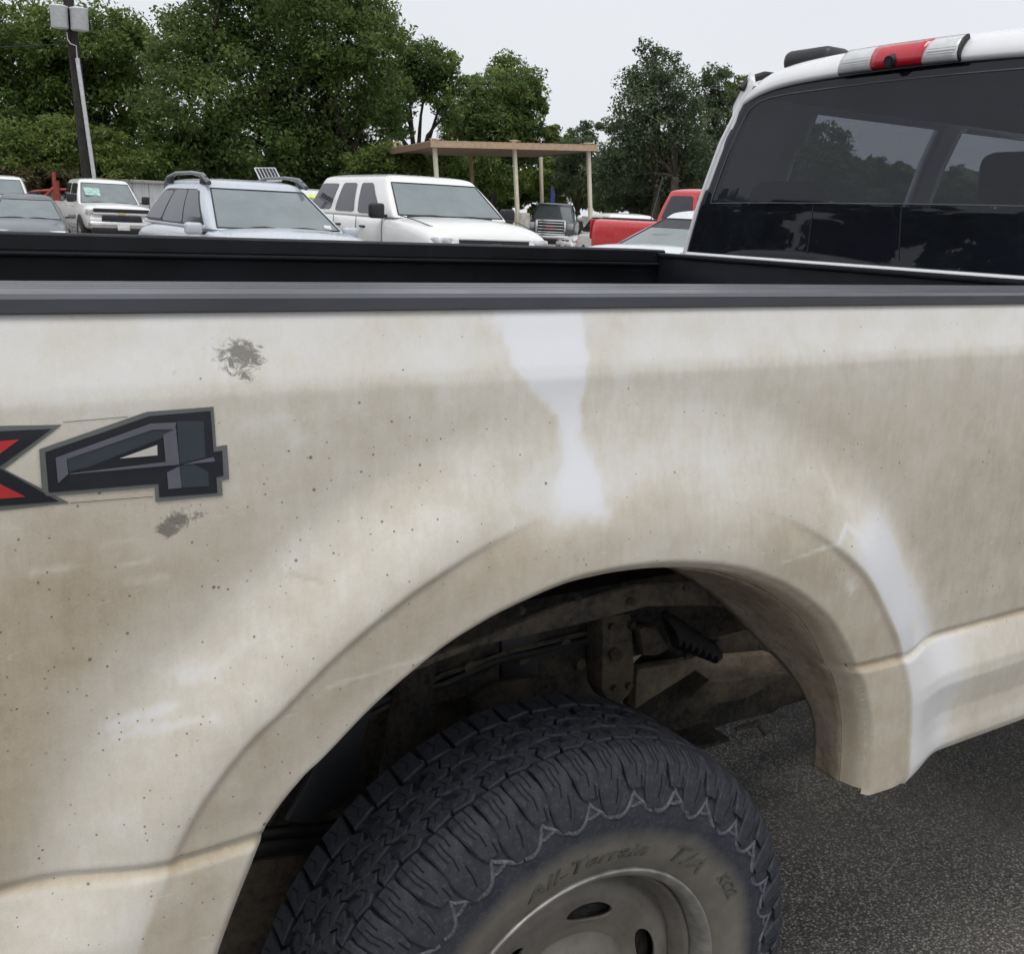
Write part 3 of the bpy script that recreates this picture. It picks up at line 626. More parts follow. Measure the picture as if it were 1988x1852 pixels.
def block_bm(bm, poly, chamf=.0022, depth=.017):   # poly in (arc metres, y); closed prism on the tread
    cx = sum(p[0] for p in poly) / len(poly); cy = sum(p[1] for p in poly) / len(poly)
    poly = [(cx + (a - cx) * 1.07, cy + (y - cy) * 1.09) for a, y in poly]
    def pt(a, y, r): th = math.pi / 2 - a * 1.215 / .4185; return (r * math.cos(th), y, r * math.sin(th))
    lo, mid, hi = [], [], []
    for a, y in poly:
        L = math.hypot(a - cx, y - cy); k = max(0, 1 - chamf * 1.3 / L)
        lo.append(bm.verts.new(pt(a, y, crown(y) - depth))); mid.append(bm.verts.new(pt(a, y, crown(y) - chamf))); hi.append(bm.verts.new(pt(cx + (a - cx) * k, cy + (y - cy) * k, crown(y))))
    n = len(poly)
    for A, B in ((lo, mid), (mid, hi)):
        for i in range(n): bm.faces.new((A[i], A[(i + 1) % n], B[(i + 1) % n], B[i]))
    if chamf:
        for a0, b0 in (((-.30, -.55), (.10, -.05)), ((.10, -.05), (-.10, .55))):
            pw = max(abs(p[0] - cx) for p in poly); ph = max(abs(p[1] - cy) for p in poly); q = []
            for (fa, fb) in (a0, b0):
                for e in (-.0010, .0010): q.append(bm.verts.new(pt(cx + fa * pw + e, cy + fb * ph, crown(cy + fb * ph) + .0009)))
            f = bm.faces.new((q[0], q[1], q[3], q[2])); f.material_index = 1
    c = bm.verts.new(pt(cx, cy, crown(cy) + .0003))
    for i in range(n): bm.faces.new((hi[i], hi[(i + 1) % n], c))
M['sipe0'] = simple('sipe_shade_black', (.004, .004, .005), .9)  # slit shade as flat black ribbons on the blocks
S = .0365                                           # half pitch in metres
rowdefs = {
    'a': [[(-.033, .058), (-.012, .052), (-.004, .060), (.006, .052), (.004, .070), (.012, .082), (.000, .094), (-.020, .090), (-.016, .078), (-.031, .074)],
          [(.010, .053), (.032, .056), (.036, .066), (.030, .078), (.034, .090), (.016, .098), (.006, .094), (.017, .083), (.009, .069)]],
    'b': [[(-.034, .096), (-.022, .094), (-.003, .099), (.008, .101), (.002, .112), (.010, .122), (-.004, .134), (-.022, .130), (-.018, .118), (-.034, .112)],
          [(.013, .102), (.030, .094), (.036, .104), (.026, .114), (.034, .126), (.020, .138), (.004, .137), (.015, .124), (.007, .112)]],
    'c': [[(-.034, .132), (-.024, .134), (-.004, .139), (.002, .150), (-.006, .160), (.000, .176), (-.022, .180), (-.018, .164), (-.032, .156)],
          [(.004, .141), (.020, .142), (.035, .132), (.036, .146), (.026, .154), (.034, .170), (.022, .184), (.004, .178), (-.001, .161), (.007, .150)]],
    'd': [[(-.034, .190), (-.004, .186), (.000, .240), (-.030, .243)], [(.004, .190), (.034, .194), (.032, .243), (.006, .240)]]}
for key, polys in rowdefs.items():
    bm = bmesh.new()
    for poly in polys: block_bm(bm, [(a, sy(y)) for a, y in poly])
    first = bmobj('tread_block', bm, M['tyre'], wheel); first.data.materials.append(M['sipe0']); sharp(first, 35)
    off = {'a': .2, 'b': .62, 'c': .1, 'd': .45}[key]
    for k in range(NP):
        o = first if k == 0 else bpy.data.objects.new('tread_block', first.data)
        if k: COL.objects.link(o); o.parent = wheel
        o.rotation_euler = (0, (k + off) * PA, 0)
# shoulder lugs wrapping on to the sidewall (long and short in turn)
SH = [(.048, .4165), (.030, .4145), (.016, .4085), (.0045, .4005), (-.0025, .3865), (-.0085, .371), (-.0128, .356), (-.0150, .343)]
def lug(kmax, wfun, shift):
    bm = bmesh.new(); rows = []
    for k in range(kmax):
        y, r = SH[k]; y = sy(y); w = wfun(k); ny, nr = [( .0, -1), (.2, -1), (.5, -.85), (.8, -.6), (1, -.3), (1, -.1), (1, 0), (1, 0)][k]
        sh = shift[k] if k < len(shift) else shift[-1]; ring = []
        for a, d in ((-w, .014), (-w, .002), (-w + .0025, 0), (0, -.0004), (w - .0025, 0), (w, .002), (w, .014)):
            th = math.pi / 2 - (a * 1.22 + sh) / .41; rr = r + nr * d; ring.append(bm.verts.new((rr * math.cos(th), y + ny * d, rr * math.sin(th))))
        rows.append(ring)
    for A, B in zip(rows, rows[1:]):
        for i in range(6): bm.faces.new((A[i], A[i + 1], B[i + 1], B[i]))
    bm.faces.new(rows[0]); bm.faces.new(rows[-1][::-1])
    for a0, k0, k1 in ((-.42, 0, 3), (.38, 0, 2), (-.05, 1, 4), (.45, 4, 6)):        # black ribbons on the face, slit shade put in as colour
        q = []
        for k in range(k0, min(k1, kmax - 1) + 1):
            y, r = SH[k]; y = sy(y); w = wfun(k); sh = shift[k] if k < len(shift) else shift[-1]; ny, nr = [(0, 1), (-.2, 1), (-.5, .85), (-.8, .6), (-1, .3), (-1, .1), (-1, 0), (-1, 0)][k]
            row = []
            for e in (-.0011, .0011):
                th = math.pi / 2 - ((a0 * w + e + .0015 * (k % 2)) * 1.22 + sh) / .41; rr = r + nr * .0005; row.append(bm.verts.new((rr * math.cos(th), y + ny * .0005, rr * math.sin(th))))
            q.append(row)
        for A, B in zip(q, q[1:]): f = bm.faces.new((A[0], A[1], B[1], B[0])); f.material_index = 1
    o = bmobj('tread_block', bm, M['tyre'], wheel); o.data.materials.append(M['sipe']); return sharp(o, 16)
M['sipe'] = simple('sipe_shadow_rubber', (.004, .004, .005), .9)
lugA = lug(8, lambda k: [.0160, .0165, .0170, .0172, .0170, .0165, .0140, .008][k], [0, .001, .002, .002, 0, -.002, -.003, -.004]); lugB = lug(6, lambda k: [.0150, .0158, .0164, .0166, .0155, .011][k], [0, -.001, .001, .003, .004, .004])
for k in range(NP):
    for base, off in ((lugA, .0), (lugB, .5)):
        o = base if k == 0 else bpy.data.objects.new('tread_block', base.data)
        if k: COL.objects.link(o); o.parent = wheel
        o.rotation_euler = (0, (k + off + .25) * PA, 0)
# scuffed raised zigzag low on the shoulder
def side_pt(a, r, up=.0018):                        # a in pitches
    y = float(np.interp(r, [q[1] for q in tpf[8:40]], [q[0] for q in tpf[8:40]])); th = math.pi / 2 - a * PA; return (r * math.cos(th), y - up, r * math.sin(th))
def ribbon(bm, pts, w):
    pts = [np.array(p) for p in pts]; L = []; Rr = []
    for i, (a, r) in enumerate(pts):
        t = (pts[min(i + 1, len(pts) - 1)] - pts[max(i - 1, 0)]) * np.array([PA * r, 1.0]); t /= np.linalg.norm(t) + 1e-9; n = np.array([-t[1], t[0]])
        ww = w[i] if hasattr(w, '__len__') else w
        q = [side_pt(a + n[0] * e * ww / (PA * r), r + n[1] * e * ww, u) for e, u in ((-1, -.0006), (-.5, .0020), (.5, .0020), (1, -.0006))]
        L.append([bm.verts.new(p) for p in q])
    for A, B in zip(L, L[1:]):
        for i in range(3): bm.faces.new((A[i], A[i + 1], B[i + 1], B[i]))
bm = bmesh.new()
ribbon(bm, [(-.5, .3365), (-.42, .3345), (-.30, .3335), (-.20, .337), (-.10, .345), (-.03, .355), (.02, .366), (.03, .376)], [.0030, .0036, .0042, .0034, .0032, .0028, .0022, .0012])
ribbon(bm, [(.5, .3365), (.40, .3400), (.28, .3455), (.17, .3525), (.06, .3590), (.015, .366)], [.0030, .0040, .0040, .0030, .0026, .0022])
ribbon(bm, [(-.10, .346), (.02, .3455), (.14, .3475), (.22, .350)], [.0024, .0030, .0030, .0026])
rib0 = bmobj('sidewall_rib', bm, M['tyre_scuff'], wheel, True)
for k in range(NP // 1):
    o = rib0 if k == 0 else bpy.data.objects.new('sidewall_rib', rib0.data)
    if k: COL.objects.link(o); o.parent = wheel
    o.rotation_euler = (0, (k + .75 + .06 * math.sin(k * 2.7)) * PA, 0); o.scale = (1 + .006 * math.sin(k * 1.9), 1, 1 + .006 * math.sin(k * 1.9))
# raised lettering round the rim
def letters(txt, size, rad, deg_mid, sx=1.0, mat=None):
    cu = bpy.data.curves.new('lettering', 'FONT'); cu.body = txt; cu.size = size; cu.align_x = 'CENTER'; cu.extrude = .0012; cu.shear = .25; cu.offset = .0006; cu.space_character = 1.08
    tmp = bpy.data.objects.new('tmp', cu); COL.objects.link(tmp); dg = bpy.context.evaluated_depsgraph_get(); me = bpy.data.meshes.new_from_object(tmp.evaluated_get(dg))
    bpy.data.objects.remove(tmp); me.name = 'lettering'
    bm = bmesh.new(); bm.from_mesh(me); bmesh.ops.triangulate(bm, faces=bm.faces)
    for v in bm.verts:
        r = rad + v.co.y; th = R_(deg_mid) - v.co.x * sx / (rad + size * .4); y = float(np.interp(r, [q[1] for q in tpf[4:40]], [q[0] for q in tpf[4:40]]))
        v.co = (r * math.cos(th), y - .0006 - v.co.z, r * math.sin(th))
    bm.to_mesh(me); bm.free(); me.materials.clear(); return mobj('lettering', me, mat, wheel)
M['letter'] = simple('dusty_raised_letter', (.085, .080, .068), .85, var=.3, scale=60)
letters('All-Terrain', .034, .268, 93, 1.25, M['letter']); letters('T/A', .040, .266, 54, 1.25, M['letter']); letters('KO2', .025, .284, 32, 1.1, M['letter'])
# steel rim
def rim_material():
    t = NT('dusty_steel_wheel'); co = t.coord(); n = t.noise(co, 12, 5); n2 = t.noise(co, 70, 5, .65)
    c = t.mix(t.ramp(n, .3, .7), (.135, .122, .105), (.215, .20, .18)); c = t.mix(t.ramp(n2, .5, .75, 0, .5), c, (.10, .085, .068))
    t.set(Base_Color=c, Roughness=.6, Metallic=.25); t.bump(n2, .15, .001); return t.m
M['rim'] = rim_material()
RP = [(.030, .226), (.006, .2285), (.001, .233), (-.003, .2385), (-.0045, .2415), (-.003, .2435), (.002, .2445), (.010, .243)]
lathe('rim_flange', RP, simple('worn_rim_edge', (.30, .29, .275), .4, metal=.5, var=.3, scale=30), wheel, 160)
# disc with slotted holes
rs = np.concatenate([np.linspace(.226, .205, 6), np.linspace(.203, .118, 40), np.linspace(.115, .088, 8)])
def disc_y(r): return float(np.interp(r, [.085, .10, .115, .13, .155, .176, .190, .199, .206, .214, .222, .2265], [.032, .040, .052, .052, .047, .045, .050, .060, .063, .054, .038, .028]))
na = 400; th = np.linspace(0, 2 * math.pi, na + 1); HN = 6; hr, ha, hw = .153, .0150, .042
G = np.zeros((na + 1, len(rs), 3)); inside = np.zeros((na + 1, len(rs)), bool)
for i, a in enumerate(th):
    aa = ((a - R_(77)) / (2 * math.pi / HN) + .5) % 1 - .5; arc0 = aa * 2 * math.pi / HN
    for j, r in enumerate(rs):
        e = ((r - hr) / ha) ** 2 + (arc0 * hr / hw) ** 2; rr, ao = r, a
        if e < 1:
            inside[i, j] = True; k = 1 / math.sqrt(max(e, 1e-4)); rr = hr + (r - hr) * k; ao = a + arc0 * (k - 1)
        G[i, j] = (rr * math.cos(ao), disc_y(rr) , rr * math.sin(ao))
kp = ~(inside[:-1, :-1] & inside[1:, :-1] & inside[1:, 1:] & inside[:-1, 1:])
disc = grid_obj('wheel_disc', G, M['rim'], wheel, kp); md = disc.modifiers.new('s', 'SOLIDIFY'); md.thickness = .006; md.offset = 1
lathe('rim_barrel', [(.030, .227), (.06, .21), (.12, .20), (.22, .215), (.235, .235)], M['dark_metal'], wheel, 90)
lathe('brake_drum', [(.06, .02), (.06, .17), (.14, .175), (.16, .02)], M['dark_metal'], wheel, 60)
lathe('hub_cap', [(.054, .118), (.047, .116), (.043, .110), (.038, .098), (.030, .086), (.022, .070), (.018, .05), (.016, .03), (.016, .001)], simple('painted_hub_cap', (.235, .225, .205), .5, metal=.2, var=.2, scale=16), wheel, 90)

# ---- under the arch
z5 = lambda x, y: (432.2 + x * .4167, 1080.4 + y * .4167); z6 = lambda x, y: (926.07 + x * .34936, 1080.4 + y * .34936)
def slab(name, pts, y, t, mat, f=z6, bev=.003): return prism(name, [P(*f(*p), y) for p in pts], (0, t, 0), mat, truck, bev)
extr_x('frame_rail', [(.40, .755), (.40, .905), (.47, .905), (.47, .755)], -.6, 2.6, M['dark_metal'])
slab('inner_wing_flange', [(-620, 700), (-400, 620), (0, 470), (500, 265), (900, 165), (1250, 145), (1560, 200), (1600, 300), (1250, 275), (950, 280), (600, 372), (0, 505), (-400, 660), (-620, 760)], .17, .012, M['dusty_metal'])
box('wheelhouse', (.78, .36, 1.055), (1.35, .34, .02), M['dark_metal'], truck)
box('wheelhouse_wall', (.78, .60, .99), (1.5, .02, .5), M['dark_metal'], truck)
slab('spring_hanger', [(700, 330), (860, 315), (880, 640), (862, 760), (800, 822), (735, 815), (695, 750)], .345, .05, M['dusty_metal'], bev=.006)
tube('hanger_bolt', [(*P(*z6(775, 550), .345),), (*P(*z6(775, 550), .33),)], .012, M['dark_metal'], truck, 6)
tube('flange_bolt', [(*P(*z6(862, 252), .17),), (*P(*z6(862, 252), .16),)], .007, M['dark_metal'], truck, 6)
slab('bump_bracket', [(900, 400), (1000, 390), (1080, 520), (1000, 560), (930, 560)], .37, .03, M['dusty_metal'], bev=.008)
for k in range(7):
    c = P(*z6(960 + k * 42, 330 + k * 22), .45); tube('bellows_ring', [(c[0], c[1] - .04, c[2] - .012), (c[0] + .012, c[1] - .04, c[2] - .006)], .045 - .003 * k, M['rubber'], truck, 14)
tube('brake_hose', [P(*z6(1150, 540), .42), P(*z6(1230, 520), .41), P(*z6(1290, 500), .40), P(*z6(1330, 470), .42)], [.012, .011, .007, .006], M['dusty_metal'], truck, 8)
slab('crossmember_plate', [(890, 630), (1220, 580), (1640, 545), (1740, 660), (1330, 720), (1215, 635), (880, 850)], .62, .03, M['mud'])
slab('crossmember_plate', [(1330, 700), (1740, 650), (1500, 790), (1180, 850), (1260, 790)], .60, .03, M['dusty_metal'])
tube('exhaust_pipe', [P(*z6(700, 1000), .75), P(*z6(1100, 940), .78), P(*z6(1400, 850), .80), P(*z6(1800, 730), .82), P(*z6(2300, 600), .85)], .034, M['dark_metal'], truck, 16)
tube('exhaust_hanger', [P(*z6(1440, 960), .78), P(*z6(1560, 925), .78), P(*z6(1600, 990), .78)], .007, M['dusty_metal'], truck, 8)
tube('rear_axle', [(XW, .24, ZW), (XW, 1.7, ZW)], .06, M['dark_metal'], truck, 20)
for k in range(4): box('leaf_spring', (XW + .02, .43, ZW + .10 + k * .012), (1.25 - k * .22, .075, .010), M['dark_metal'], truck, .002)
tube('shock_absorber', [(.62, .36, .42), (.70, .38, .86)], .032, M['dark_metal'], truck, 14)
slab('frame_bracket', [(1160, 660), (1275, 590), (1480, 560), (1450, 730), (1300, 760), (1160, 780)], .385, .05, M['dark_metal'], z5)
slab('frame_bracket', [(1300, 360), (1475, 340), (1470, 560), (1300, 600)], .392, .03, M['black_plastic'], z5)
slab('splash_guard', [(520, 800), (700, 700), (650, 900), (640, 1100), (420, 1250), (300, 1240)], .30, .012, M['black_plastic'], z5)
tube('brake_line', [P(*z5(-100, 1340), .32), P(*z5(200, 1290), .32), P(*z5(500, 1262), .33), P(*z5(640, 1230), .36)], .010, M['rubber'], truck, 8)
tube('brake_line', [P(*z5(-100, 1400), .32), P(*z5(200, 1350), .32), P(*z5(500, 1330), .33), P(*z5(640, 1330), .36)], .014, M['rubber'], truck, 8)
slab('mud_flap', [(-100, 1500), (180, 1420), (500, 1370), (460, 1900), (300, 2100), (-200, 2100)], .33, .01, M['dusty_metal'], z5)
box('fuel_tank', (.35, 1.12, .70), (1.96, .80, .34), M['dark_metal'], truck, .05)  # added dark box, hides bright asphalt seen past the tyre
px = lambda x, y: (x, y)
slab('dark_gap_front', [(1225, 1345), (1300, 1265), (1480, 1225), (1590, 1330), (1500, 1385), (1260, 1440)], .68, .06, M['dark_metal'], px)  # added dark panel, fills the bright gap behind the crossmember plates
slab('dark_gap_rear', [(620, 1520), (720, 1400), (900, 1320), (930, 1400), (760, 1520), (660, 1600)], .56, .04, M['dark_metal'], px)  # dark sheet added as shade over pale ground left of the tyre
slab('dark_gap_mid', [(1030, 1300), (1185, 1285), (1190, 1380), (1030, 1400)], .60, .05, M['dark_metal'], px)  # dark slab added as shade in the gap above the tyre
slab('dark_gap_rear', [(500, 1640), (600, 1480), (660, 1450), (660, 1600), (560, 1680)], .60, .04, M['dark_metal'], px)  # another added dark sheet, shading a gap further down
tube('wiring_loom', [P(640, 1420, .385), P(760, 1352, .39), P(860, 1330, .392), P(960, 1285, .39), P(1060, 1262, .392), P(1165, 1240, .39)], .008, M['rubber'], truck, 7)
tube('brake_line', [P(700, 1400, .39), P(860, 1310, .393), P(1000, 1262, .393), P(1165, 1222, .392)], .0045, M['dusty_metal'], truck, 6)
for u, v in ((790, 1345), (905, 1290), (1010, 1275), (1090, 1245), (1120, 1285), (830, 1375)):
    b = P(u, v, .40); tube('frame_bolt', [b, b + np.array([0, -.014, 0])], .011, M['dusty_metal'], truck, 6)
for u, v in ((1010, 1185), (1120, 1160), (1330, 1140), (1420, 1150)):
    b = P(u, v, .17); tube('flange_bolt', [b, b + np.array([0, -.006, 0])], .006, M['dark_metal'], truck, 6)
for k, (u, v) in enumerate(((1185, 1215), (1222, 1212), (1190, 1335), (1218, 1330))):
    b = P(u, v, .345); tube('hanger_bolt', [b, b + np.array([0, -.010, 0])], .007, M['dark_metal'], truck, 6)
# mud-caked liner behind the front half of the opening
lin = lp[lp[:, 0] > .90]
sel = [i for i in range(len(lp)) if lp[i, 0] > .88 and lp[i, 1] > ZB + .006]
G = []
for i in sel:
    f = sstep(1.10, .72, lp[i, 1]); r = []
    for t in np.linspace(0, 1, 9):
        w = .034 + (.180 - .125 * f) * t; off = .0115 + .030 * t * (1 - f) + .003 * math.sin(i * .11 + t * 5) * t
        r.append((lp[i, 0] + nin[i, 0] * off, ly[i] + w, lp[i, 1] + nin[i, 1] * off))
    G.append(r)
o = grid_obj('wheel_liner', G, M['liner_mud'], truck); md = o.modifiers.new('s', 'SOLIDIFY'); md.thickness = .004

# ================================================================== VEHICLES IN THE LOT
def loft(name, rings, mat, parent, sub=2):
    n = len(rings[0]); vs = [p for r in rings for p in r]
    fs = [(i * n + j, i * n + (j + 1) % n, (i + 1) * n + (j + 1) % n, (i + 1) * n + j) for i in range(len(rings) - 1) for j in range(n)]
    fs += [tuple(range(n))[::-1], tuple(range((len(rings) - 1) * n, len(rings) * n))]
    o = pyobj(name, vs, fs, mat, parent, True)
    bm = bmesh.new(); bm.from_mesh(o.data); bmesh.ops.recalc_face_normals(bm, faces=bm.faces); bm.to_mesh(o.data); bm.free()
    if sub: m = o.modifiers.new('sub', 'SUBSURF'); m.levels = sub; m.render_levels = sub
    return o
def body_ring(x, w, zb, zt, cr):
    h = [(0, zt + cr), (.45 * w, zt + cr * .8), (.80 * w, zt + cr * .3), (.95 * w, zt - .03), (w, zt - .11), (1.012 * w, zb + (zt - zb) * .5), (.985 * w, zb + .10), (.90 * w, zb), (0, zb)]
    return [(x, y, z) for y, z in h] + [(x, -y, z) for y, z in h[-2:0:-1]]
class Green:                                         # the glasshouse of a car
    def __init__(s, zb, zr, f0, f1, r0, r1, w0, w1, bow=.08):
        s.__dict__.update(locals())
    def side(s, a, t, sg, e=0.0):
        x = (s.r0 + (s.r1 - s.r0) * t) * (1 - a) + (s.f0 + (s.f1 - s.f0) * t) * a
        return (x, sg * (s.w0 + (s.w1 - s.w0) * t + .022 * math.sin(math.pi * t) + e), s.zb + (s.zr - s.zb) * t)
    def front(s, a, t, e=0.0):                       # a in -1..1
        w = s.w0 + (s.w1 - s.w0) * t; return (s.f0 + (s.f1 - s.f0) * t - s.bow * a * a + e, a * w, s.zb + (s.zr - s.zb) * t)
    def rear(s, a, t, e=0.0):
        w = s.w0 + (s.w1 - s.w0) * t; return (s.r0 + (s.r1 - s.r0) * t + s.bow * .6 * a * a - e, a * w, s.zb + (s.zr - s.zb) * t)
def cabin(G, mat, root):
    rings = []
    for t in (-.06, 0, .2, .4, .6, .8, .93, 1.0):
        r = []
        r += [G.front(a, t) for a in (.90, .6, .3, 0, -.3, -.6, -.90)]
        fx, rx = G.side(1, t, 1)[0] - G.bow, G.side(0, t, 1)[0] + G.bow * .6; w = G.side(1, t, 1)[1]; z = G.side(0, t, 1)[2]
        r += [(fx - .01, -w * .975, z), (fx - .06, -w, z)] + [(fx + (rx - fx) * k, -w, z) for k in (.2, .4, .6, .8)] + [(rx + .06, -w, z), (rx + .01, -w * .975, z)]
        r += [G.rear(a, t) for a in (-.90, -.6, -.3, 0, .3, .6, .90)]
        r += [(rx + .01, w * .975, z), (rx + .06, w, z)] + [(fx + (rx - fx) * k, w, z) for k in (.8, .6, .4, .2)] + [(fx - .06, w, z), (fx - .01, w * .975, z)]
        rings.append(r)
    top = np.array(rings[-1]); c = top.mean(0)
    for k, dz in ((.97, .028), (.90, .055), (.7, .085), (.35, .100)):
        rings.append([tuple(c + (p - c) * np.array([k, k, 1]) + np.array([0, 0, dz])) for p in top])
    return loft('cabin', rings, mat, root, 2)
def pane(name, f, mat, root, na=10, ntt=5):
    return grid_obj(name, [[f(i / na, j / ntt) for j in range(ntt + 1)] for i in range(na + 1)], mat, root)
def side_pane(G, sg, a0, a1, t0, t1, mat, root, sl0=0.0, sl1=0.0, name='side_window', e=.006):
    def rr(i, j):                                    # rounded corners by pulling the end columns in
        cx = min(i, 1 - i); k = 1.0 if cx > .10 else .88 + .12 * (cx / .10) ** .5; jj = .5 + (j - .5) * k
        t = t0 + (t1 - t0) * jj; a = (a0 + sl0 * jj) * (1 - i) + (a1 + sl1 * jj) * i; return G.side(a, t, sg, e)
    return pane(name, rr, mat, root, 12, 6)
def wheel_at(root, x, y, r, w, sg, full=True):
    wh = empty('wheel', (x, y, r), parent=root)
    prof = [(-w * .5, r * .62), (-w * .5, r * .9), (-w * .38, r), (w * .38, r), (w * .5, r * .9), (w * .5, r * .62)]
    lathe('tyre', prof, M['tyre_far'], wh, 32)
    bm = bmesh.new()
    for k in range(5):
        a = k * 2 * math.pi / 5; box_bm(bm, (math.cos(a) * r * .34, sg * w * .42, math.sin(a) * r * .34), (r * .58, .02, r * .20), Matrix.Rotation(-a, 3, 'Y'))
    bmesh.ops.create_cone(bm, cap_ends=True, segments=24, radius1=r * .18, radius2=r * .15, depth=.03, matrix=Matrix.Translation((0, sg * w * .43, 0)) @ Matrix.Rotation(math.pi / 2, 4, 'X'))
    bmobj('rim', bm, M['rim_far'], wh)
    lathe('rim_ring', [(sg * w * .46, r * .63), (sg * w * .48, r * .60), (sg * w * .2, r * .56)], M['rim_far'], wh, 32)
    lathe('arch', [(sg * (w * .5 - .02), r * 1.20), (sg * (w * .5 - .028), r * .3)], M['car_black'], wh, 32)
def handle(root, x, y, z, mat): box('door_handle', (x, y, z), (.20, .035, .035), mat, root, .012)
def mirror(root, x, y, z, sg, mat, s=(.12, .20, .17)):
    mi = box('mirror', (x, y + sg * .13, z), s, mat, root, .04, None, 3)
    box('mirror_arm', (x + .02, y + sg * .02, z - s[2] * .32), (.06, .10, .04), M['car_black'], mi, .01)
def wiper(root, G, a0, a1, t):
    tube('wiper', [G.front(a0 + (a1 - a0) * k, t + .05 * math.sin(k * math.pi), .02) for k in (0, .25, .5, .75, 1)], .010, M['car_black'], root, 6)
def stationed(root, st, mat): return loft('body', [body_ring(*q) for q in st], mat, root, 2)
def car_root(name, u, v, D, heading, label, cat, group='vehicles parked in the lot', ax=0.0, ay=0.0):   # local point (ax, ay) stands at (u, D)
    p = at(u, v, D); h = R_(heading); x = p[0] - ax * math.cos(h) + ay * math.sin(h); y = p[1] - ax * math.sin(h) - ay * math.cos(h)
    o = empty(name, (x, y, .004 + lotz(y)), h); tag(o, label, cat, group); return o
def glaze(root, G, mat_w, side=None, wt=(.06, .93), ww=.92):
    ws = pane('windshield', lambda i, j: G.front(-ww + 2 * ww * i, wt[0] + (wt[1] - wt[0]) * j, .006), mat_w, root, 14, 6)
    fr = [G.front(-ww + 2 * ww * k / 14, wt[0], .008) for k in range(15)] + [G.front(ww, wt[0] + (wt[1] - wt[0]) * k / 6, .008) for k in range(1, 7)] + [G.front(ww - 2 * ww * k / 14, wt[1], .008) for k in range(1, 15)] + [G.front(-ww, wt[1] - (wt[1] - wt[0]) * k / 6, .008) for k in range(1, 7)]
    tube('seal', fr, .010, M['car_black'], ws, 5)
    pane('rear_window', lambda i, j: G.rear(-.8 + 1.6 * i, .15 + .72 * j, .006), M['side_glass'], root, 10, 4)
def plate(root, x, z, w=.34): box('licence_plate', (x, 0, z), (.02, w, .16), M['plate'], root, .004)

def full_pickup(root, mat, chrome=True, length=5.8, zh=1.17, zbed=1.20, roofz_=1.90, split=False, w=1.00, extra=0.0, ftype='bar'):
    xf = length * .5; xr_ = -length * .5; cb = xr_ + 1.85       # cab back
    body = stationed(root, [(xr_, .93 * w, .62, zbed - .02, .0), (xr_ + .06, .97 * w, .50, zbed, .0), (xr_ + .5, .985 * w, .42, zbed, 0), (cb - .05, .985 * w, .42, zbed, 0), (cb + .1, .985 * w, .40, zbed + .02, 0), (cb + 1.6, .985 * w, .40, zbed + .02, 0),
                            (xf - 1.55, .985 * w, .40, zh + .03, .03), (xf - 1.0, .98 * w, .42, zh + .02, .06), (xf - .35, .97 * w, .45, zh - .02, .06), (xf - .12, .94 * w, .50, zh - .07, .05), (xf - .03, .90 * w, .56, zh - .16, .03)], mat)
    box('cargo_bed', ((xr_ + cb) / 2, 0, zbed - .02), (1.62, 1.5 * w, .10), M['car_black'], root, .02)
    G = Green(zbed - .02, roofz_ - .07, xf - 1.42, xf - 2.12, cb + .02, cb + .16, .90 * w, .72 * w, .07); cabin(G, mat, root)
    glaze(root, G, M['windshield'])
    for sg in (1, -1):
        side_pane(G, sg, .08, .44, .10, .90, M['side_glass'], root, .02, .0); side_pane(G, sg, .50, .90, .10, .90, M['side_glass'], root, .0, .04)
        for ax in (xf - 2.9, xf - 1.95): handle(root, ax, sg * .985 * w, zbed - .08, mat if not chrome else M['chrome'])
        mirror(root, xf - 1.62, sg * .95 * w, zbed + .13, sg, M['car_black'] if not chrome else M['chrome'], (.12, .22, .24))
        for wx in (xr_ + 1.15, xf - .95): wheel_at(root, wx, sg * (.985 * w - .10), .40, .26, sg)
        box('tail_lamp', (xr_ + .02, sg * .88 * w, zbed - .22), (.06, .16, .40), M['red_lens_far'], root, .02)
    box('rear_bumper', (xr_ - .06, 0, .62), (.16, 1.8 * w, .2), M['chrome'], root, .04)
    wiper(root, G, -.75, -.05, .05); wiper(root, G, .0, .7, .05)
    return G, xf

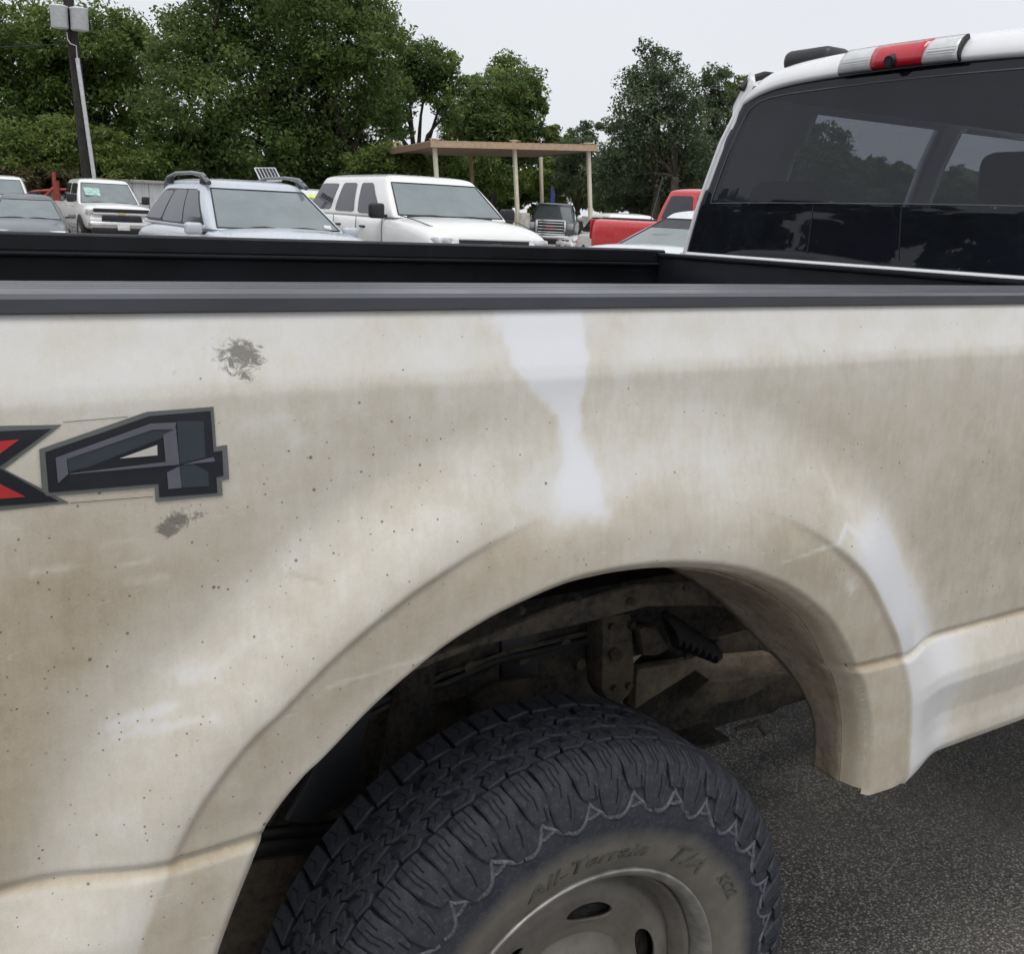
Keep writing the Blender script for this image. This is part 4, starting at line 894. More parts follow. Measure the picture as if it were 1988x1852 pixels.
# ---- white full-size SUV, nose to the camera
def suv(root, mat):
    xf, xr_ = 2.56, -2.56; w = 1.0
    stationed(root, [(xr_, .90, .62, 1.20, 0), (xr_ + .06, .97, .48, 1.25, 0), (xr_ + .6, .985, .42, 1.28, 0), (-.8, .99, .40, 1.28, 0), (1.0, .99, .40, 1.27, .0), (1.25, .985, .40, 1.25, .05), (1.75, .975, .42, 1.22, .075), (2.2, .955, .46, 1.155, .075), (2.42, .91, .50, 1.095, .065), (2.53, .85, .56, .98, .04)], mat)
    G = Green(1.26, 1.79, 1.36, .62, -2.46, -2.18, .93, .735, .12); cabin(G, mat, root); glaze(root, G, M['windshield'], wt=(.075, .92), ww=.92)
    for sg in (1, -1):
        side_pane(G, sg, .040, .300, .11, .88, M['side_glass'], root, .02, .02); side_pane(G, sg, .355, .575, .08, .90, M['side_glass'], root, .03, .005); side_pane(G, sg, .615, .865, .06, .90, M['side_glass'], root, .03, -.065)
        mirror(root, .95, sg * .94, 1.34, sg, M['car_black'], (.13, .22, .21))
        for hx in (-.78, .22): handle(root, hx, sg * .99, 1.10, M['car_black'])
        for wx in (-1.5, 1.52): wheel_at(root, wx, sg * .885, .40, .27, sg)
        hd = box('headlight', (2.40, sg * .70, .965), (.22, .36, .16), M['lens'], root, .035, Matrix.Rotation(sg * -.30, 3, 'Z'), 3)
        for k in (-.09, .08): lathe('reflector', [(0, .055), (.02, .05), (.04, .01)], M['chrome'], hd, 20)
        for ch, k in zip(list(hd.children), (-.09, .08)): ch.rotation_euler = (0, 0, R_(90)); ch.location = (2.52 - abs(k) * .3, sg * .70 + k, .97)
        tube('bonnet_seam', [(1.32, sg * .86, 1.287), (1.70, sg * .85, 1.252), (2.05, sg * .80, 1.195), (2.22, sg * .72, 1.148), (2.30, sg * .62, 1.11)], .007, M['car_black'], root, 5)
    for sg in (1, -1):
        for x in (-.98, -.02, .98): tube('door_seam', [(x, sg * .992, 1.24), (x, sg * 1.003, 1.05), (x, sg * 1.004, .75), (x, sg * .985, .52)], .006, M['car_black'], root, 5)
    box('grille', (2.50, 0, .955), (.12, 1.06, .17), M['car_black'], root, .02)
    for z in (1.035, .93): box('grille_bar', (2.545, 0, z), (.05, 1.10, .028), mat if z > 1 else M['chrome'], root, .01)
    box('badge', (2.585, 0, .965), (.02, .14, .035), M['dec_mid'], root, .008)
    box('bumper', (2.52, 0, .70), (.22, 1.76, .26), mat, root, .07, None, 3); box('air_intake', (2.63, 0, .60), (.03, 1.0, .12), M['car_black'], root, .01); plate(root, 2.645, .68)
    wiper(root, G, -.80, -.02, .035); wiper(root, G, -.08, .66, .035); return G
r = car_root('sport_utility_vehicle', 882, 440, 15.4, -92, 'large white SUV with black mirrors, nose to the camera in front of the carport', 'suv', ax=1.3); suv(r, M['white_paint'])

# ---- silver-blue wagon
def wagon(root, mat, rails=True, roof=1.62, zs=.98, hood=.96):
    xf, xr_ = 2.38, -2.38
    stationed(root, [(xr_, .82, .60, .92, 0), (xr_ + .07, .88, .46, .97, 0), (-1.8, .915, .36, zs, 0), (-.6, .92, .34, zs, 0), (.8, .92, .34, zs - .01, .0), (1.05, .915, .34, zs - .02, .04), (1.5, .90, .36, hood - .03, .075), (1.95, .87, .40, hood - .09, .075), (2.22, .80, .46, hood - .17, .06), (2.35, .70, .52, hood - .27, .03)], mat)
    G = Green(zs - .02, roof - .06, 1.16, .28, -2.12, -1.62, .86, .64, .12); cabin(G, mat, root); glaze(root, G, M['windshield'], wt=(.05, .93), ww=.92)
    for sg in (1, -1):
        side_pane(G, sg, .05, .895, .05, .905, M['car_black'], root, .06, -.06, 'window_surround', .003)
        side_pane(G, sg, .06, .30, .12, .84, M['side_glass'], root, .04, .03); side_pane(G, sg, .320, .605, .08, .88, M['side_glass'], root, .03, .0); side_pane(G, sg, .620, .88, .06, .88, M['side_glass'], root, .0, -.06)
        mirror(root, .84, sg * .88, 1.05, sg, mat, (.14, .20, .14))
        for hx in (-.85, .12): handle(root, hx, sg * .92, .86, mat)
        for wx in (-1.36, 1.40): wheel_at(root, wx, sg * .82, .34, .22, sg)
        box('headlight', (2.13, sg * .62, .70), (.26, .34, .12), M['lens'], root, .03, Matrix.Rotation(sg * -.45, 3, 'Z'), 3)
        if rails:
            pts = [(-1.62, sg * .63, roof - .055), (-1.45, sg * .63, roof + .035), (-1.1, sg * .63, roof + .085), (-.4, sg * .635, roof + .09), (.05, sg * .635, roof + .06), (.30, sg * .635, roof - .035)]
            rl = tube('roof_rail', pts, [.03, .032, .024, .024, .032, .03], M['grey_dark'], root, 10)
            for x in (-1.38, .08): box('rail_foot', (x, sg * .635, roof + .0), (.24, .04, .10), M['car_black'], rl, .02)
    box('grille', (2.31, 0, .68), (.08, .8, .16), M['car_black'], root, .02); box('bumper', (2.30, 0, .48), (.2, 1.5, .2), mat, root, .07, None, 3); plate(root, 2.41, .50)
    wiper(root, G, -.55, .0, .04); wiper(root, G, .02, .6, .04); return G
r = car_root('station_wagon', 549, 440, 13.2, -88.5, 'pale silver-blue wagon with dark raised roof rails, parked left of the large white SUV', 'wagon', ax=1.1); Gw = wagon(r, M['silver_paint'], True, 1.62, 1.07, 1.07)
stk_ = box('sticker', (0, 0, 0), (.004, .09, .07), M['plate'], r); p_ = Gw.front(.76, .12, .012); stk_.location = p_; stk_.rotation_euler = (0, R_(-40), 0)

# ---- white pickup with open-mouthed grille
r = car_root('crew_cab_pickup', 238, 440, 33.0, -89, 'white pickup facing the camera with two dark grille slots, before the utility pole', 'pickup truck', ax=2.9)
G, xf = full_pickup(r, M['white_paint'], chrome=False, zh=1.17)
box('grille', (xf - .05, 0, 1.03), (.10, 1.56, .10), M['car_black'], r, .02); box('grille', (xf - .03, 0, .80), (.10, 1.10, .16), M['car_black'], r, .02)
box('grille_bar', (xf - .02, 0, .93), (.10, 1.62, .07), M['chrome'], r, .02); box('badge', (xf + .04, 0, .935), (.02, .22, .06), simple('gold_badge', (.50, .40, .12), .4), r, .008)
box('bumper', (xf + .02, 0, .62), (.22, 1.86, .20), M['chrome'], r, .06, None, 3); box('air_intake', (xf + .02, 0, .46), (.16, 1.7, .18), M['car_black'], r, .04); plate(r, xf + .15, .56)
for sg in (1, -1):
    box('headlight', (xf - .16, sg * .80, .97), (.20, .32, .16), M['lens'], r, .03, Matrix.Rotation(sg * -.3, 3, 'Z'), 3); box('bumper_corner', (xf - .02, sg * .74, .76), (.16, .34, .12), M['white_paint'], r, .04)
wsd = box('sun_shade', (0, 0, 0), (.004, .7, .32), M['sign_teal'], r); wsd.location = G.front(-.38, .55, .014); wsd.rotation_euler = (0, -math.atan2(G.f0 - G.f1, G.zr - G.zb), .06)

# ---- grey sedan at the left edge
def sedan(root, mat, plate_=True, roof=1.40):
    xf, xr_ = 2.35, -2.35
    stationed(root, [(xr_, .78, .55, .90, 0), (xr_ + .08, .84, .42, .94, .02), (-1.7, .875, .32, .95, .03), (-.6, .885, .30, .90, 0), (.7, .885, .30, .88, 0), (.95, .88, .30, .87, .04), (1.5, .86, .32, .80, .07), (2.0, .82, .36, .70, .06), (2.22, .78, .40, .62, .04), (2.33, .70, .45, .55, .02)], mat)
    G = Green(.86, roof - .06, 1.12, .22, -1.75, -.95, .80, .58, .12); cabin(G, mat, root); glaze(root, G, M['windshield'], wt=(.05, .92), ww=.92)
    for sg in (1, -1):
        side_pane(G, sg, .14, .88, .06, .89, M['car_black'], root, .07, -.06, 'window_surround', .003)
        side_pane(G, sg, .16, .45, .10, .86, M['side_glass'], root, .06, .0); side_pane(G, sg, .50, .86, .08, .86, M['side_glass'], root, .0, -.06)
        mirror(root, .78, sg * .84, .97, sg, mat, (.12, .17, .12))
        for hx in (-.7, .25): handle(root, hx, sg * .885, .76, mat)
        for wx in (-1.35, 1.42): wheel_at(root, wx, sg * .79, .32, .21, sg)
        hd = box('headlight', (2.17, sg * .60, .60), (.18, .36, .11), M['lens'], root, .025, Matrix.Rotation(sg * -.25, 3, 'Z'), 3)
        box('indicator', (2.13, sg * .79, .60), (.14, .05, .10), M['amber'], hd, .015)
    for sg in (1, -1): box('grille', (2.29, sg * .20, .60), (.06, .28, .05), M['car_black'], root, .012)
    box('bumper', (2.28, 0, .46), (.20, 1.52, .16), mat, root, .05, None, 3); box('air_intake', (2.33, 0, .37), (.12, 1.40, .10), M['car_black'], root, .02)
    for sg in (1, -1): box('fog_lamp', (2.38, sg * .50, .38), (.03, .16, .06), M['lens'], root, .012)
    if plate_: plate(root, 2.40, .44)
    wiper(root, G, -.7, .0, .05); wiper(root, G, -.05, .6, .05); return G
r = car_root('grey_sedan', 55, 440, 28.5, -97, 'old grey sedan facing the camera at the left edge, beside the white pickup', 'sedan'); sedan(r, M['grey_paint'])
# ---- white vehicle behind the grey sedan
r = car_root('white_van', 0, 430, 38.0, -100, 'white vehicle showing only roof and windshield behind the grey sedan', 'suv'); suv(r, M['white_paint'])
# ---- white car with yellow sticker, between wagon and SUV
r = car_root('white_hatchback', 585, 430, 23.5, -95, 'white car with a yellow windshield sticker, half hidden between wagon and large SUV', 'car'); Gh = wagon(r, M['silver_light'], False, 1.72, 1.04, 1.02)
s_ = box('sticker', (0, 0, 0), (.004, .50, .09), M['sticker_yellow'], r); s_.location = Gh.front(.10, .90, .016); s_.rotation_euler = (0, R_(-38), 0)
# ---- dark grey pickup under the carport
r = car_root('dark_grey_pickup', 1076, 440, 45.0, -127, 'dark grey pickup with big chrome grille and chrome mirrors, facing the camera under the carport', 'pickup truck')
G, xf = full_pickup(r, M['grey_dark'], chrome=True, zh=1.24, zbed=1.24, roofz_=1.92)
gr = box('grille', (xf - .02, 0, .98), (.12, 1.10, .50), M['car_black'], r, .05)
for k in range(4): box('grille_bar', (xf + .05, 0, .80 + k * .115), (.05, 1.0, .045), M['chrome'], gr, .012)
for y in (-.56, .56): box('grille_surround', (xf + .03, y, .98), (.08, .09, .54), M['chrome'], gr, .02)
for z in (.715, 1.235): box('grille_surround', (xf + .03, 0, z), (.08, 1.2, .07), M['chrome'], gr, .02)
box('badge', (xf + .085, 0, .98), (.02, .36, .10), simple('red_badge', (.35, .05, .06), .3), gr, .01)
box('bumper', (xf + .03, 0, .60), (.24, 1.9, .16), M['chrome'], r, .05, None, 3); box('air_intake', (xf + .06, 0, .44), (.16, 1.3, .22), M['car_black'], r, .03)
for sg in (1, -1): box('headlight', (xf - .12, sg * .76, 1.04), (.20, .30, .26), M['lens'], r, .04, Matrix.Rotation(sg * -.25, 3, 'Z'), 3)
# ---- white sedan in front of the red pickup's tail
r = car_root('white_sedan', 1098, 450, 40.0, 168, 'white car pointing left, its nose showing past the red pickup tail', 'sedan', ax=2.3); sedan(r, M['white_paint'])
# ---- red pickup
r = car_root('red_pickup', 1143, 450, 22.0, -88, 'bright red pickup parked side-on, its tail to the left, beyond the silver car', 'pickup truck', ax=-2.9, ay=-.98)
full_pickup(r, M['red_paint'], chrome=False, zbed=1.36, zh=1.26, roofz_=1.97)
# ---- white car beyond the red bed
r = car_root('pale_car', 1222, 440, 30.0, -110, 'white car whose roof shows above the red pickup bed', 'car'); wagon(r, M['white_paint'], False, 1.56, 1.02, 1.0)
# ---- pale silver car with its bonnet to the left
r = car_root('silver_car', 1200, 460, 10.5, -160, 'pale silver car with a dark windshield band, its bonnet pointing left beside the cab', 'car', ax=2.2); Gs = wagon(r, M['silver_light'], False, 1.56, 1.15, 1.19)
pane('sun_band', lambda i, j: Gs.front(-.91 + 1.82 * i, .66 + .26 * j, .012), M['car_black'], r, 12, 3)
tube('aerial', [(.55, -.62, 1.45), (.05, -.80, 1.95)], .006, M['car_black'], r, 5)

# ================================================================== STRUCTURES
# ---- carport
cp0 = at(843, 280, 38.0); cp2 = at(1143, 288, 41.0); back = at(766, 282, 45.5)
LEAN = None
car = empty('carport', (cp0[0], cp0[1], 0)); tag(car, 'tall open carport with flat tan roof on thin cream posts', 'carport')
def rel(p): return (p[0] - cp0[0], p[1] - cp0[1], p[2])
def post_between(u0, v0, u1, v1, D):
    a, b = at(u0, v0, D), at(u1, v1, D); d = (b - a) / (b[2] - a[2]); foot = a + d * (0 - a[2]); return a, foot
fr = [(843, 275, 847.5, 345, 38.0), (998, 278, 1005, 420, 39.4), (1142, 283, 1146, 410, 41.0)]; bk = [(765.5, 280, 768, 345, 45.0), (913.5, 284, 916, 350, 46.5), (1049.5, 286, 1052, 390, 48.0)]
tops = []
for i, (u0, v0, u1, v1, D) in enumerate(fr + bk):
    a, ft = post_between(u0, v0, u1, v1, D); a, ft = Vector(rel(a)), Vector(rel(ft)); tops.append(a); d = (a - ft).normalized()
    q = Vector((0, 0, 1)).rotation_difference(d).to_matrix(); h = (a - ft).length + .12
    po = box('post', ft + d * (h / 2), (.13, .13, h), M['post_cream'] if i != 4 else M['fascia'], car, .012, q)
    if i == 1: box('footing', ft + Vector((.06, 0, .75)), (.40, .40, 1.5), M['concrete'], car, .03)
    box('cap_plate', a + Vector((0, 0, .10)), (.26, .26, .03), M['post_cream'], po)
ex = (tops[2] - tops[0]).normalized(); ey = tops[3] - tops[0]; ey.z = 0; dep = ey.length; ey.normalize(); wdt = (tops[2] - tops[0]).length
o3 = tops[0] - ex * .18 - ey * .25 + Vector((0, 0, -.16)); W3, D3 = wdt + .45, dep + .5
def rpt(a, b, z): return o3 + ex * (a * W3) + ey * (b * D3) + Vector((0, 0, z))
prism('soffit', [rpt(0, 0, 0), rpt(1, 0, 0), rpt(1, 1, .0), rpt(0, 1, .0)], (0, 0, .03), M['soffit'], car)
nrib = 22
for k in range(nrib):
    prism('roof_panel', [rpt(k / nrib + .001, -.01, .17), rpt((k + 1) / nrib - .001, -.01, .17), rpt((k + 1) / nrib - .001, 1.01, .21), rpt(k / nrib + .001, 1.01, .21)], (0, 0, .03), M['fascia'], car)
prism('fascia', [rpt(-.005, -.012, -.03), rpt(1.005, -.012, -.03), rpt(1.005, -.012, .165), rpt(-.005, -.012, .165)], ey * .06, M['fascia'], car)
prism('fascia', [rpt(-.006, .0, -.03), rpt(-.006, 1, -.03), rpt(-.006, 1, .20), rpt(-.006, 0, .165)], ex * .06, M['soffit'], car)
prism('fascia', [rpt(1.006, .0, -.03), rpt(1.006, 1, -.03), rpt(1.006, 1, .20), rpt(1.006, 0, .165)], ex * -.06, M['soffit'], car)
# ---- utility pole
D = 40.0; a, b = at(126, -60, D), at(171, 345, D); d = (b - a) / (b[2] - a[2]); ft = a - d * a[2]
pole = empty('utility_pole', tuple(ft)); tag(pole, 'leaning dark wooden utility pole with two pale transformer cans near its top', 'utility pole')
R3 = lambda p: np.array(p) - ft
tube('mast', [(0, 0, 0), R3(at(160, 240, D)), R3(a)], [.22, .20, .17], M['pole_wood'], pole, 18)
tube('conduit', [R3(at(186, 375, D - .35)), R3(at(183, 345, D - .35)), R3(at(150, 112, D - .35))], .068, M['pvc'], pole, 10)
for u, v, w in ((115, 31, .27), (154, 36, .28)):
    c = R3(at(u, v, D - .45)); cn = empty('transformer', c, parent=pole)
    lathe('tank', [(0, .001), (0, w * .9), (.03, w), (.62, w), (.65, w * 1.08), (.68, w * 1.08), (.72, w * .6), (.73, .001)], M['can'], cn, 28).rotation_euler = (R_(90), 0, R_(4))
    for s_ in (-.1, .1): tube('bushing', [(s_, 0, .32), (s_ * 1.4, 0, .46)], [.03, .02], M['concrete'], cn, 8)
for ch in pole.children:
    if ch.name.startswith('transformer'):
        for c in ch.children:
            if c.name.startswith('tank'): c.location = (0, 0, -.36)
box('bracket', R3(at(135, 30, D - .2)), (.9, .12, .10), M['dark_metal'], pole, .01)
tube('cable_loop', [R3(at(130, 62, D - .3)), R3(at(131, 75, D - .45)), R3(at(137, 84, D - .5)), R3(at(148, 88, D - .4)), R3(at(150, 112, D - .35))], .018, M['pvc'], pole, 6)
wr = tube('overhead_wire', [at(-160, 96, 43), at(-60, 93, 42), at(40, 89, 41), at(122, 85, 40)], .018, M['rubber']); tag(wr, 'thin overhead wire running from the left edge to the utility pole', 'wire')
# ---- sheet fence behind the white pickup
f0, f1 = at(-140, 392, 43.5), at(760, 402, 46.0); fl = math.hypot(f1[0] - f0[0], f1[1] - f0[1]); fa = math.atan2(f1[1] - f0[1], f1[0] - f0[0])
fence = empty('metal_fence', (f0[0], f0[1], 0), fa); tag(fence, 'pale sheet-metal fence with a weathered top rail along the tree line', 'fence')
nP = 30; pw = fl / nP
bm = bmesh.new(); k = 10; vs = []
for i in range(k + 1):
    y = .0 if i % 2 else -.03
    vs.append((bm.verts.new((i * (pw - .02) / k, y, .05)), bm.verts.new((i * (pw - .02) / k, y, 1.92))))
for A, B in zip(vs, vs[1:]): bm.faces.new((A[0], B[0], B[1], A[1]))
bm.normal_update(); pm = bmobj('panel', bm, M['fence_white'], fence); pm.modifiers.new('s', 'SOLIDIFY').thickness = .004
for i in range(1, nP):
    o = bpy.data.objects.new('panel', pm.data); COL.objects.link(o); o.parent = fence; o.location.x = i * pw; o.modifiers.new('s', 'SOLIDIFY').thickness = .004
for i in range(0, nP + 1, 3): box('fence_post', (i * pw, .08, 1.0), (.08, .08, 2.0), M['fence_rail'], fence)
box('top_rail', (fl / 2, -.05, 1.98), (fl, .12, .12), M['fence_rail'], fence, .01); box('lower_rail', (fl / 2, .05, .6), (fl, .06, .10), M['fence_rail'], fence)
# ---- red pipe frame
def place(u, v, D): return at(u, v, D)
D = 41.0; b0 = at(105, 430, D); rf = empty('pipe_gate', (b0[0], b0[1], 0)); tag(rf, 'red painted pipe gate post with a diagonal brace, left of the white pickup', 'gate')
Q = lambda u, v: np.array(at(u, v, D)) - np.array([b0[0], b0[1], 0])
def upto(u, v): 
    t = Q(u, v); return [t * np.array([1, 1, 0]), t]
tube('post', upto(104, 333), .07, M['red_pipe'], rf, 10); tube('post', upto(109, 350), .10, M['red_pipe'], rf, 10)
tube('brace', [Q(106, 362), Q(84, 384), Q(76, 396)], .06, M['red_pipe'], rf, 8); tube('crossbar', [Q(60, 372), Q(108, 368), Q(170, 366)], .05, M['red_pipe'], rf, 8)
for u, v, lab in ((205, 345, 'short red pipe post right of the pole, behind the white pickup'), (155, 346, 'short red pipe post at the foot of the pole, behind the white pickup')):
    p = at(u, v, 42.0); o = tube('pipe_post', [(p[0], p[1], 0), tuple(p)], .085, M['red_pipe']); tag(o, lab, 'post', 'red pipe posts')
# ---- small solar panel on a stand behind the wagon
D = 19.0; c = at(519, 340, D); sp = empty('solar_panel', (c[0], c[1], 0)); tag(sp, 'small slanted solar panel on a stand, rising above the wagon roof', 'solar panel')
S3 = lambda u, v, d=D: np.array(at(u, v, d)) - np.array([c[0], c[1], 0])
pl, pr, pbl, pbr = S3(494, 326, D + .12), S3(533, 326, D + .25), S3(506, 351, D - .12), S3(546, 351, D)
prism('backing', [pl, pr, pbr, pbl], (0, .02, -.01), M['solar_cell'], sp)
for A, B in ((pl, pr), (pr, pbr), (pbr, pbl), (pbl, pl)): tube('frame', [A + np.array([0, -.01, .0]), B + np.array([0, -.01, 0])], .014, M['solar_frame'], sp, 6)
for k in range(1, 6):
    t = k / 6; tube('cell_line', [pl + (pr - pl) * t + np.array([0, -.012, .004]), pbl + (pbr - pbl) * t + np.array([0, -.012, .004])], .006, M['solar_frame'], sp, 5)
tube('stand', [(0, 0, 0), S3(522, 352)], .03, M['solar_frame'], sp, 8); tube('arm', [S3(522, 356), (pl + pbr) / 2 + np.array([0, .03, 0])], .02, M['dark_metal'], sp, 6)
# ---- blue banner behind the dark grey pickup
D = 47.0; c = at(1068, 380, D); bn = empty('banner', (c[0], c[1], 0)); tag(bn, 'narrow blue banner standing above the dark grey pickup', 'banner')
tube('staff', [(0, 0, 0), (0, 0, c[2] + .45)], .03, M['dark_metal'], bn, 6)
prism('cloth', [(.02, 0, c[2] - .9), (.26, 0, c[2] - .8), (.28, .02, c[2] + .1), (.16, .02, c[2] + .42), (.02, 0, c[2] + .44)], (0, .02, 0), M['blue'], bn)

# ================================================================== TREES
def leaves(name, blobs, n, size, mat, parent=None, seed=0, clump=.26, flat=.75):
    n = int(n * 1.9); size = size * .68; rng = np.random.default_rng(seed); C = np.array([b[:3] for b in blobs]); Rr = np.array([b[3] for b in blobs])
    wgt = Rr ** 2.2; wgt /= wgt.sum(); nc = max(30, n // 60)
    bi = rng.choice(len(blobs), nc, p=wgt)
    d = rng.normal(size=(nc, 3)); d /= np.linalg.norm(d, axis=1)[:, None]; d[:, 2] *= flat
    rad = rng.uniform(.35, 1.0, nc) ** .5 * rng.uniform(.75, 1.12, nc)
    cc = C[bi] + d * (Rr[bi] * rad)[:, None]; cr = Rr[bi] * rng.uniform(clump * .5, clump * 1.25, nc) + .12
    tone_c = rng.beta(2, 2.6, nc)
    ci = rng.integers(0, nc, n); e = rng.normal(size=(n, 3)); e *= (np.minimum(1, 1.75 / np.linalg.norm(e, axis=1)))[:, None]; e[:, 2] *= .65
    p = cc[ci] + e * (cr[ci] * .55)[:, None]; p[:, 2] = np.maximum(p[:, 2], .15)
    nrm = rng.normal(size=(n, 3)) + np.array([0, 0, .9]); nrm /= np.linalg.norm(nrm, axis=1)[:, None]
    t = np.cross(nrm, rng.normal(size=(n, 3))); t /= np.linalg.norm(t, axis=1)[:, None]; b = np.cross(nrm, t)
    sz = size * rng.uniform(.55, 1.35, n); L = t * sz[:, None]; Wd = b * (sz * rng.uniform(.35, .6, n))[:, None]
    V = np.stack([p - L, p + Wd + nrm * (sz * .15)[:, None], p + L, p - Wd + nrm * (sz * .15)[:, None]], 1).reshape(-1, 3)
    me = bpy.data.meshes.new(name); me.vertices.add(4 * n); me.vertices.foreach_set('co', V.ravel())
    me.loops.add(4 * n); me.loops.foreach_set('vertex_index', np.arange(4 * n, dtype=np.int32)); me.polygons.add(n); me.polygons.foreach_set('loop_start', np.arange(0, 4 * n, 4, dtype=np.int32)); me.update(calc_edges=True)
    tn = np.clip(tone_c[ci] * .95 + rng.uniform(-.05, .17, n) + .05, 0, 1); a = me.attributes.new('tone', 'FLOAT', 'POINT'); a.data.foreach_set('value', np.repeat(tn, 4).astype(np.float32))
    return mobj(name, me, mat, parent)
def tree(name, label, D, px, n, size, mat, seed, trunks=None, group='trees along the edge of the lot', cat='tree', clump=.26, wood=True, spread=.8):
    D = D * 1.15; rng = random.Random(seed); pts = []
    for u, v, r in px:
        dd = D + rng.uniform(-spread, spread) * r * D / PF; p = at(u, v, dd); pts.append((p[0], p[1], max(p[2], .3), r * dd / PF))
    mu = trunks or [sum(q[0] for q in px) / len(px)]
    b0 = at(mu[0], 420, D); root = empty(name, (b0[0], b0[1], 0)); tag(root, label, cat, group); o = np.array([b0[0], b0[1], 0])
    loc = [(x - o[0], y - o[1], z, r) for x, y, z, r in pts]
    leaves('crown', loc, n, size, mat, root, seed, clump)
    if wood:
        bm = bmesh.new(); top = max(q[2] for q in loc)
        for k, u in enumerate(mu):
            q = np.array(at(u, 420, D + rng.uniform(-.6, .6))) - o; q[2] = 0; fork = np.array([q[0] + rng.uniform(-.4, .4), q[1] + rng.uniform(-.4, .4), top * rng.uniform(.28, .4)])
            r0 = .10 + top * .018; tube_bm(bm, [q, (q + fork) / 2 + np.array([rng.uniform(-.1, .1), 0, 0]), fork], [r0, r0 * .8, r0 * .68], 9)
            mine = [b for i, b in enumerate(loc) if i % len(mu) == k]
            for (x, y, z, r) in mine:
                e = np.array([x, y, z]); m = fork + (e - fork) * .5 + np.array([rng.uniform(-.3, .3), rng.uniform(-.3, .3), rng.uniform(.1, .5)])
                if z > fork[2] * .8:
                    tube_bm(bm, [fork, m, e], [r0 * .48, r0 * .28, r0 * .10], 7)
                    for _ in range(4):
                        d = np.array([rng.uniform(-1, 1), rng.uniform(-1, 1), rng.uniform(-.1, 1)]); tube_bm(bm, [m + (e - m) * rng.random(), e + d * r * .55], [r0 * .10, r0 * .03], 5)
        bmobj('trunk', bm, M['bark'], root, True)
    return root
TG = 'trees along the edge of the lot'
tree('broadleaf_tree', 'tall green tree rising behind the utility pole at the left edge', 47, [(20, 60, 70), (60, 120, 90), (130, 70, 85), (205, 75, 80), (255, 110, 75), (30, 200, 90), (120, 190, 95), (210, 190, 90), (275, 190, 60), (60, 270, 80), (160, 280, 80), (250, 280, 70), (-60, 150, 90), (-70, 60, 60)], 30000, .17, M['leaf_mid'], 1, [60, 190, 260])
tree('broadleaf_tree', 'largest and darkest tree, its crown leaving the top of the picture, behind the wagon', 42, [(400, 90, 100), (480, 20, 110), (590, -20, 120), (650, 60, 110), (720, 70, 75), (755, 60, 35), (350, 120, 65), (390, 210, 110), (500, 150, 120), (600, 180, 120), (690, 180, 95), (330, 240, 60), (380, 310, 80), (500, 290, 110), (620, 300, 100), (715, 260, 75), (560, 350, 70), (670, 350, 60), (440, -60, 80), (700, 0, 60)], 52000, .155, M['leaf_deep'], 2, [420, 560, 680])
tree('broadleaf_tree', 'rounded tree with open branches showing sky, left of the carport', 47, [(790, 110, 50), (835, 120, 52), (868, 160, 42), (780, 165, 45), (825, 160, 40), (745, 190, 60), (872, 215, 36), (762, 240, 40)], 9500, .15, M['leaf_deep'], 3, [822], clump=.30)
tree('broadleaf_tree', 'mid green tree with a lighter crest, above the carport roof', 52, [(950, 190, 62), (1000, 175, 55), (1030, 205, 40), (925, 215, 55), (960, 250, 70), (1025, 245, 40), (900, 260, 50), (1000, 280, 50)], 15000, .16, M['leaf_deep'], 4, [965])
tree('broadleaf_tree', 'small pale-topped tree standing just above the carport tree', 58, [(985, 130, 34), (1010, 150, 34), (965, 145, 26), (1030, 170, 24), (990, 165, 36)], 3200, .15, M['leaf_mid'], 5, [990], clump=.34)
tree('broadleaf_tree', 'tall sparse grey-green tree between carport and truck cab', 41, [(1268, 95, 30), (1285, 130, 42), (1250, 150, 38), (1310, 165, 42), (1235, 195, 45), (1280, 200, 50), (1330, 215, 45), (1215, 245, 45), (1270, 260, 60), (1330, 280, 55), (1210, 300, 45), (1280, 330, 70), (1345, 340, 50), (1180, 340, 45)], 17000, .115, M['leaf_olive'], 6, [1262, 1300], clump=.34)
tree('broadleaf_tree', 'sparse grey-green tree seen right against the truck cab pillar', 45, [(1385, 145, 30), (1370, 180, 36), (1400, 190, 36), (1360, 225, 40), (1410, 235, 45), (1375, 275, 50), (1420, 300, 50), (1370, 330, 55), (1450, 260, 45), (1480, 320, 50)], 10500, .12, M['leaf_olive'], 7, [1380, 1430], clump=.34)
tree('broadleaf_tree', 'bright green treetop showing beside the top corner of the cab', 50, [(1425, 155, 22), (1440, 170, 26), (1460, 190, 34), (1450, 230, 40), (1480, 260, 50)], 4200, .14, M['leaf_yellow'], 8, [1455])
tree('broadleaf_tree', 'tree seen through the cab glass, dark against the sky', 40, [(1600, 270, 40), (1570, 300, 40), (1620, 310, 42), (1560, 250, 26), (1590, 340, 60), (1640, 350, 50), (1540, 340, 50)], 9000, .14, M['leaf_deep'], 9, [1590])
tree('broadleaf_tree', 'low tree seen through the cab glass, right of the other one', 46, [(1750, 385, 40), (1850, 380, 40), (1950, 375, 45), (2100, 360, 60), (2250, 350, 70), (1700, 390, 30)], 9000, .17, M['leaf_deep'], 10, [1900, 2150])
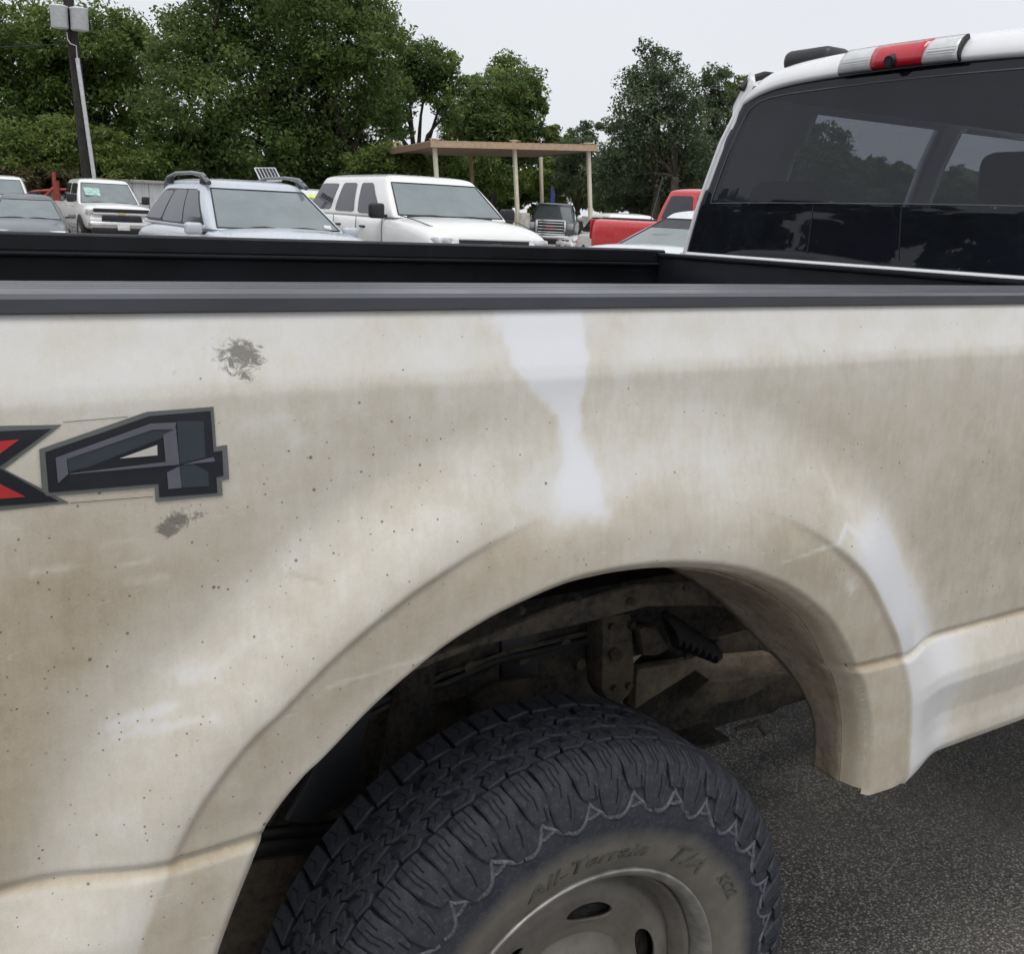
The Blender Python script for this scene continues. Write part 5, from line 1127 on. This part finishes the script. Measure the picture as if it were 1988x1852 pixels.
# shrubs and low growth
SG = 'shrubs below the trees'
sh = [('yellow-green shrub at the left edge, above the white vehicle', 38, [(20, 290, 55), (70, 280, 50), (10, 330, 45), (70, 325, 45)], 7000, 'leaf_yellow'), ('yellow-green shrub just left of the pole foot', 38.5, [(120, 262, 42), (130, 310, 45), (95, 290, 40)], 5000, 'leaf_yellow'),
      ('yellow-green shrub just right of the pole foot', 39, [(205, 290, 42), (225, 330, 38), (190, 330, 36)], 4500, 'leaf_yellow'), ('dry brown brush low behind the red pipe frame', 37, [(30, 355, 34), (80, 350, 30), (130, 352, 26)], 3000, 'leaf_dry'),
      ('dark shrub left of the wagon roof', 40, [(270, 330, 50), (310, 345, 40), (330, 310, 40)], 5000, 'leaf_mid'), ('bright green shrub right of the solar panel, above the SUV roof', 39.5, [(715, 320, 42), (755, 310, 42), (790, 330, 45), (700, 345, 34)], 6500, 'leaf_yellow'),
      ('green shrub under the left half of the carport', 49, [(840, 310, 45), (880, 330, 45), (860, 290, 36)], 4500, 'leaf_mid'), ('green shrub under the middle of the carport', 50, [(940, 330, 48), (980, 350, 45), (910, 345, 40)], 4500, 'leaf_mid'),
      ('pale shrub rising behind the dark grey pickup', 50, [(1075, 330, 32), (1060, 355, 36), (1090, 365, 34)], 3500, 'leaf_yellow'), ('dark shrub at the right end of the carport', 49, [(1130, 300, 48), (1165, 340, 45), (1110, 345, 40), (1150, 255, 24), (1120, 260, 20)], 5200, 'leaf_olive'),
      ('feathery shrub poking above the right end of the carport roof', 53, [(1085, 262, 26), (1060, 275, 26), (1095, 290, 30)], 2300, 'leaf_mid'), ('dark hedge-like shrub behind the red pickup bed', 44, [(1200, 375, 46), (1250, 380, 46), (1300, 380, 46), (1350, 380, 46)], 6500, 'leaf_olive')]
for i, (lab, D, px, n, m) in enumerate(sh): tree('shrub', lab, D, px, n, .13, M[m], 40 + i, None, SG, 'shrub', wood=True)
# the unbroken wood behind everything
bl = []
rg = random.Random(5)
for u in range(-900, 2700, 38):
    for v, r in ((395, 34), (355, 40), (318, 40)):
        if u > 1480 and v < 350: continue
        p = at(u + rg.uniform(-15, 15), v + rg.uniform(-8, 8), 68 + rg.uniform(-2, 4)); bl.append((p[0], p[1], max(.4, p[2]), r * 68 / PF))
w = leaves('distant_wood', bl, 60000, .42, M['leaf_deep'], None, 77, .4); tag(w, 'dark unbroken wood behind the nearer trees', 'wood', kind='stuff')
# what stands off to the left, mirrored in the cab glass
for i, (ang, D, h) in enumerate(((-14, 42, 9.0), (-22, 43, 9.0), (-30, 42, 9.5), (-38, 44, 9.0), (-46, 45, 9.5), (-54, 44, 9.0), (-61, 45, 9.5), (-69, 46, 9.0))):
    a = R_(ang); p = np.array([math.sin(a) * D, math.cos(a) * D - 1, 0]); root = empty('broadleaf_tree', tuple(p)); tag(root, ('first', 'second', 'third', 'fourth', 'fifth', 'sixth', 'seventh', 'eighth')[i] + ' tree past the left edge of the picture, counted from the pole, mirrored in glass', 'tree', TG)
    rg = random.Random(i + 60); bl = [(rg.uniform(-4.5, 4.5), rg.uniform(-3, 3), rg.uniform(.8, h - 1.0), rg.uniform(1.4, 2.2)) for _ in range(22)]
    leaves('crown', bl, 8000, .38, M['leaf_deep'], root, 90 + i)
    bm = bmesh.new(); tube_bm(bm, [(0, 0, 0), (.2, 0, h * .4), (0, .2, h * .8)], [.3, .2, .06], 9); bmobj('trunk', bm, M['bark'], root, True)
for nm, (x, y, hd, bld, mt, lab, ct) in {'white_van': (-6.5, 9.0, -90, suv, 'white_paint', 'white SUV off to the left, mirrored low in the rear glass', 'suv'), 'station_wagon': (-10.5, 9.4, -92, wagon, 'silver_light', 'pale wagon off to the left, mirrored low in the rear glass', 'wagon')}.items():
    r = empty(nm, (x, y, .004), R_(hd)); tag(r, lab, ct, 'vehicles parked in the lot'); bld(r, M[mt])
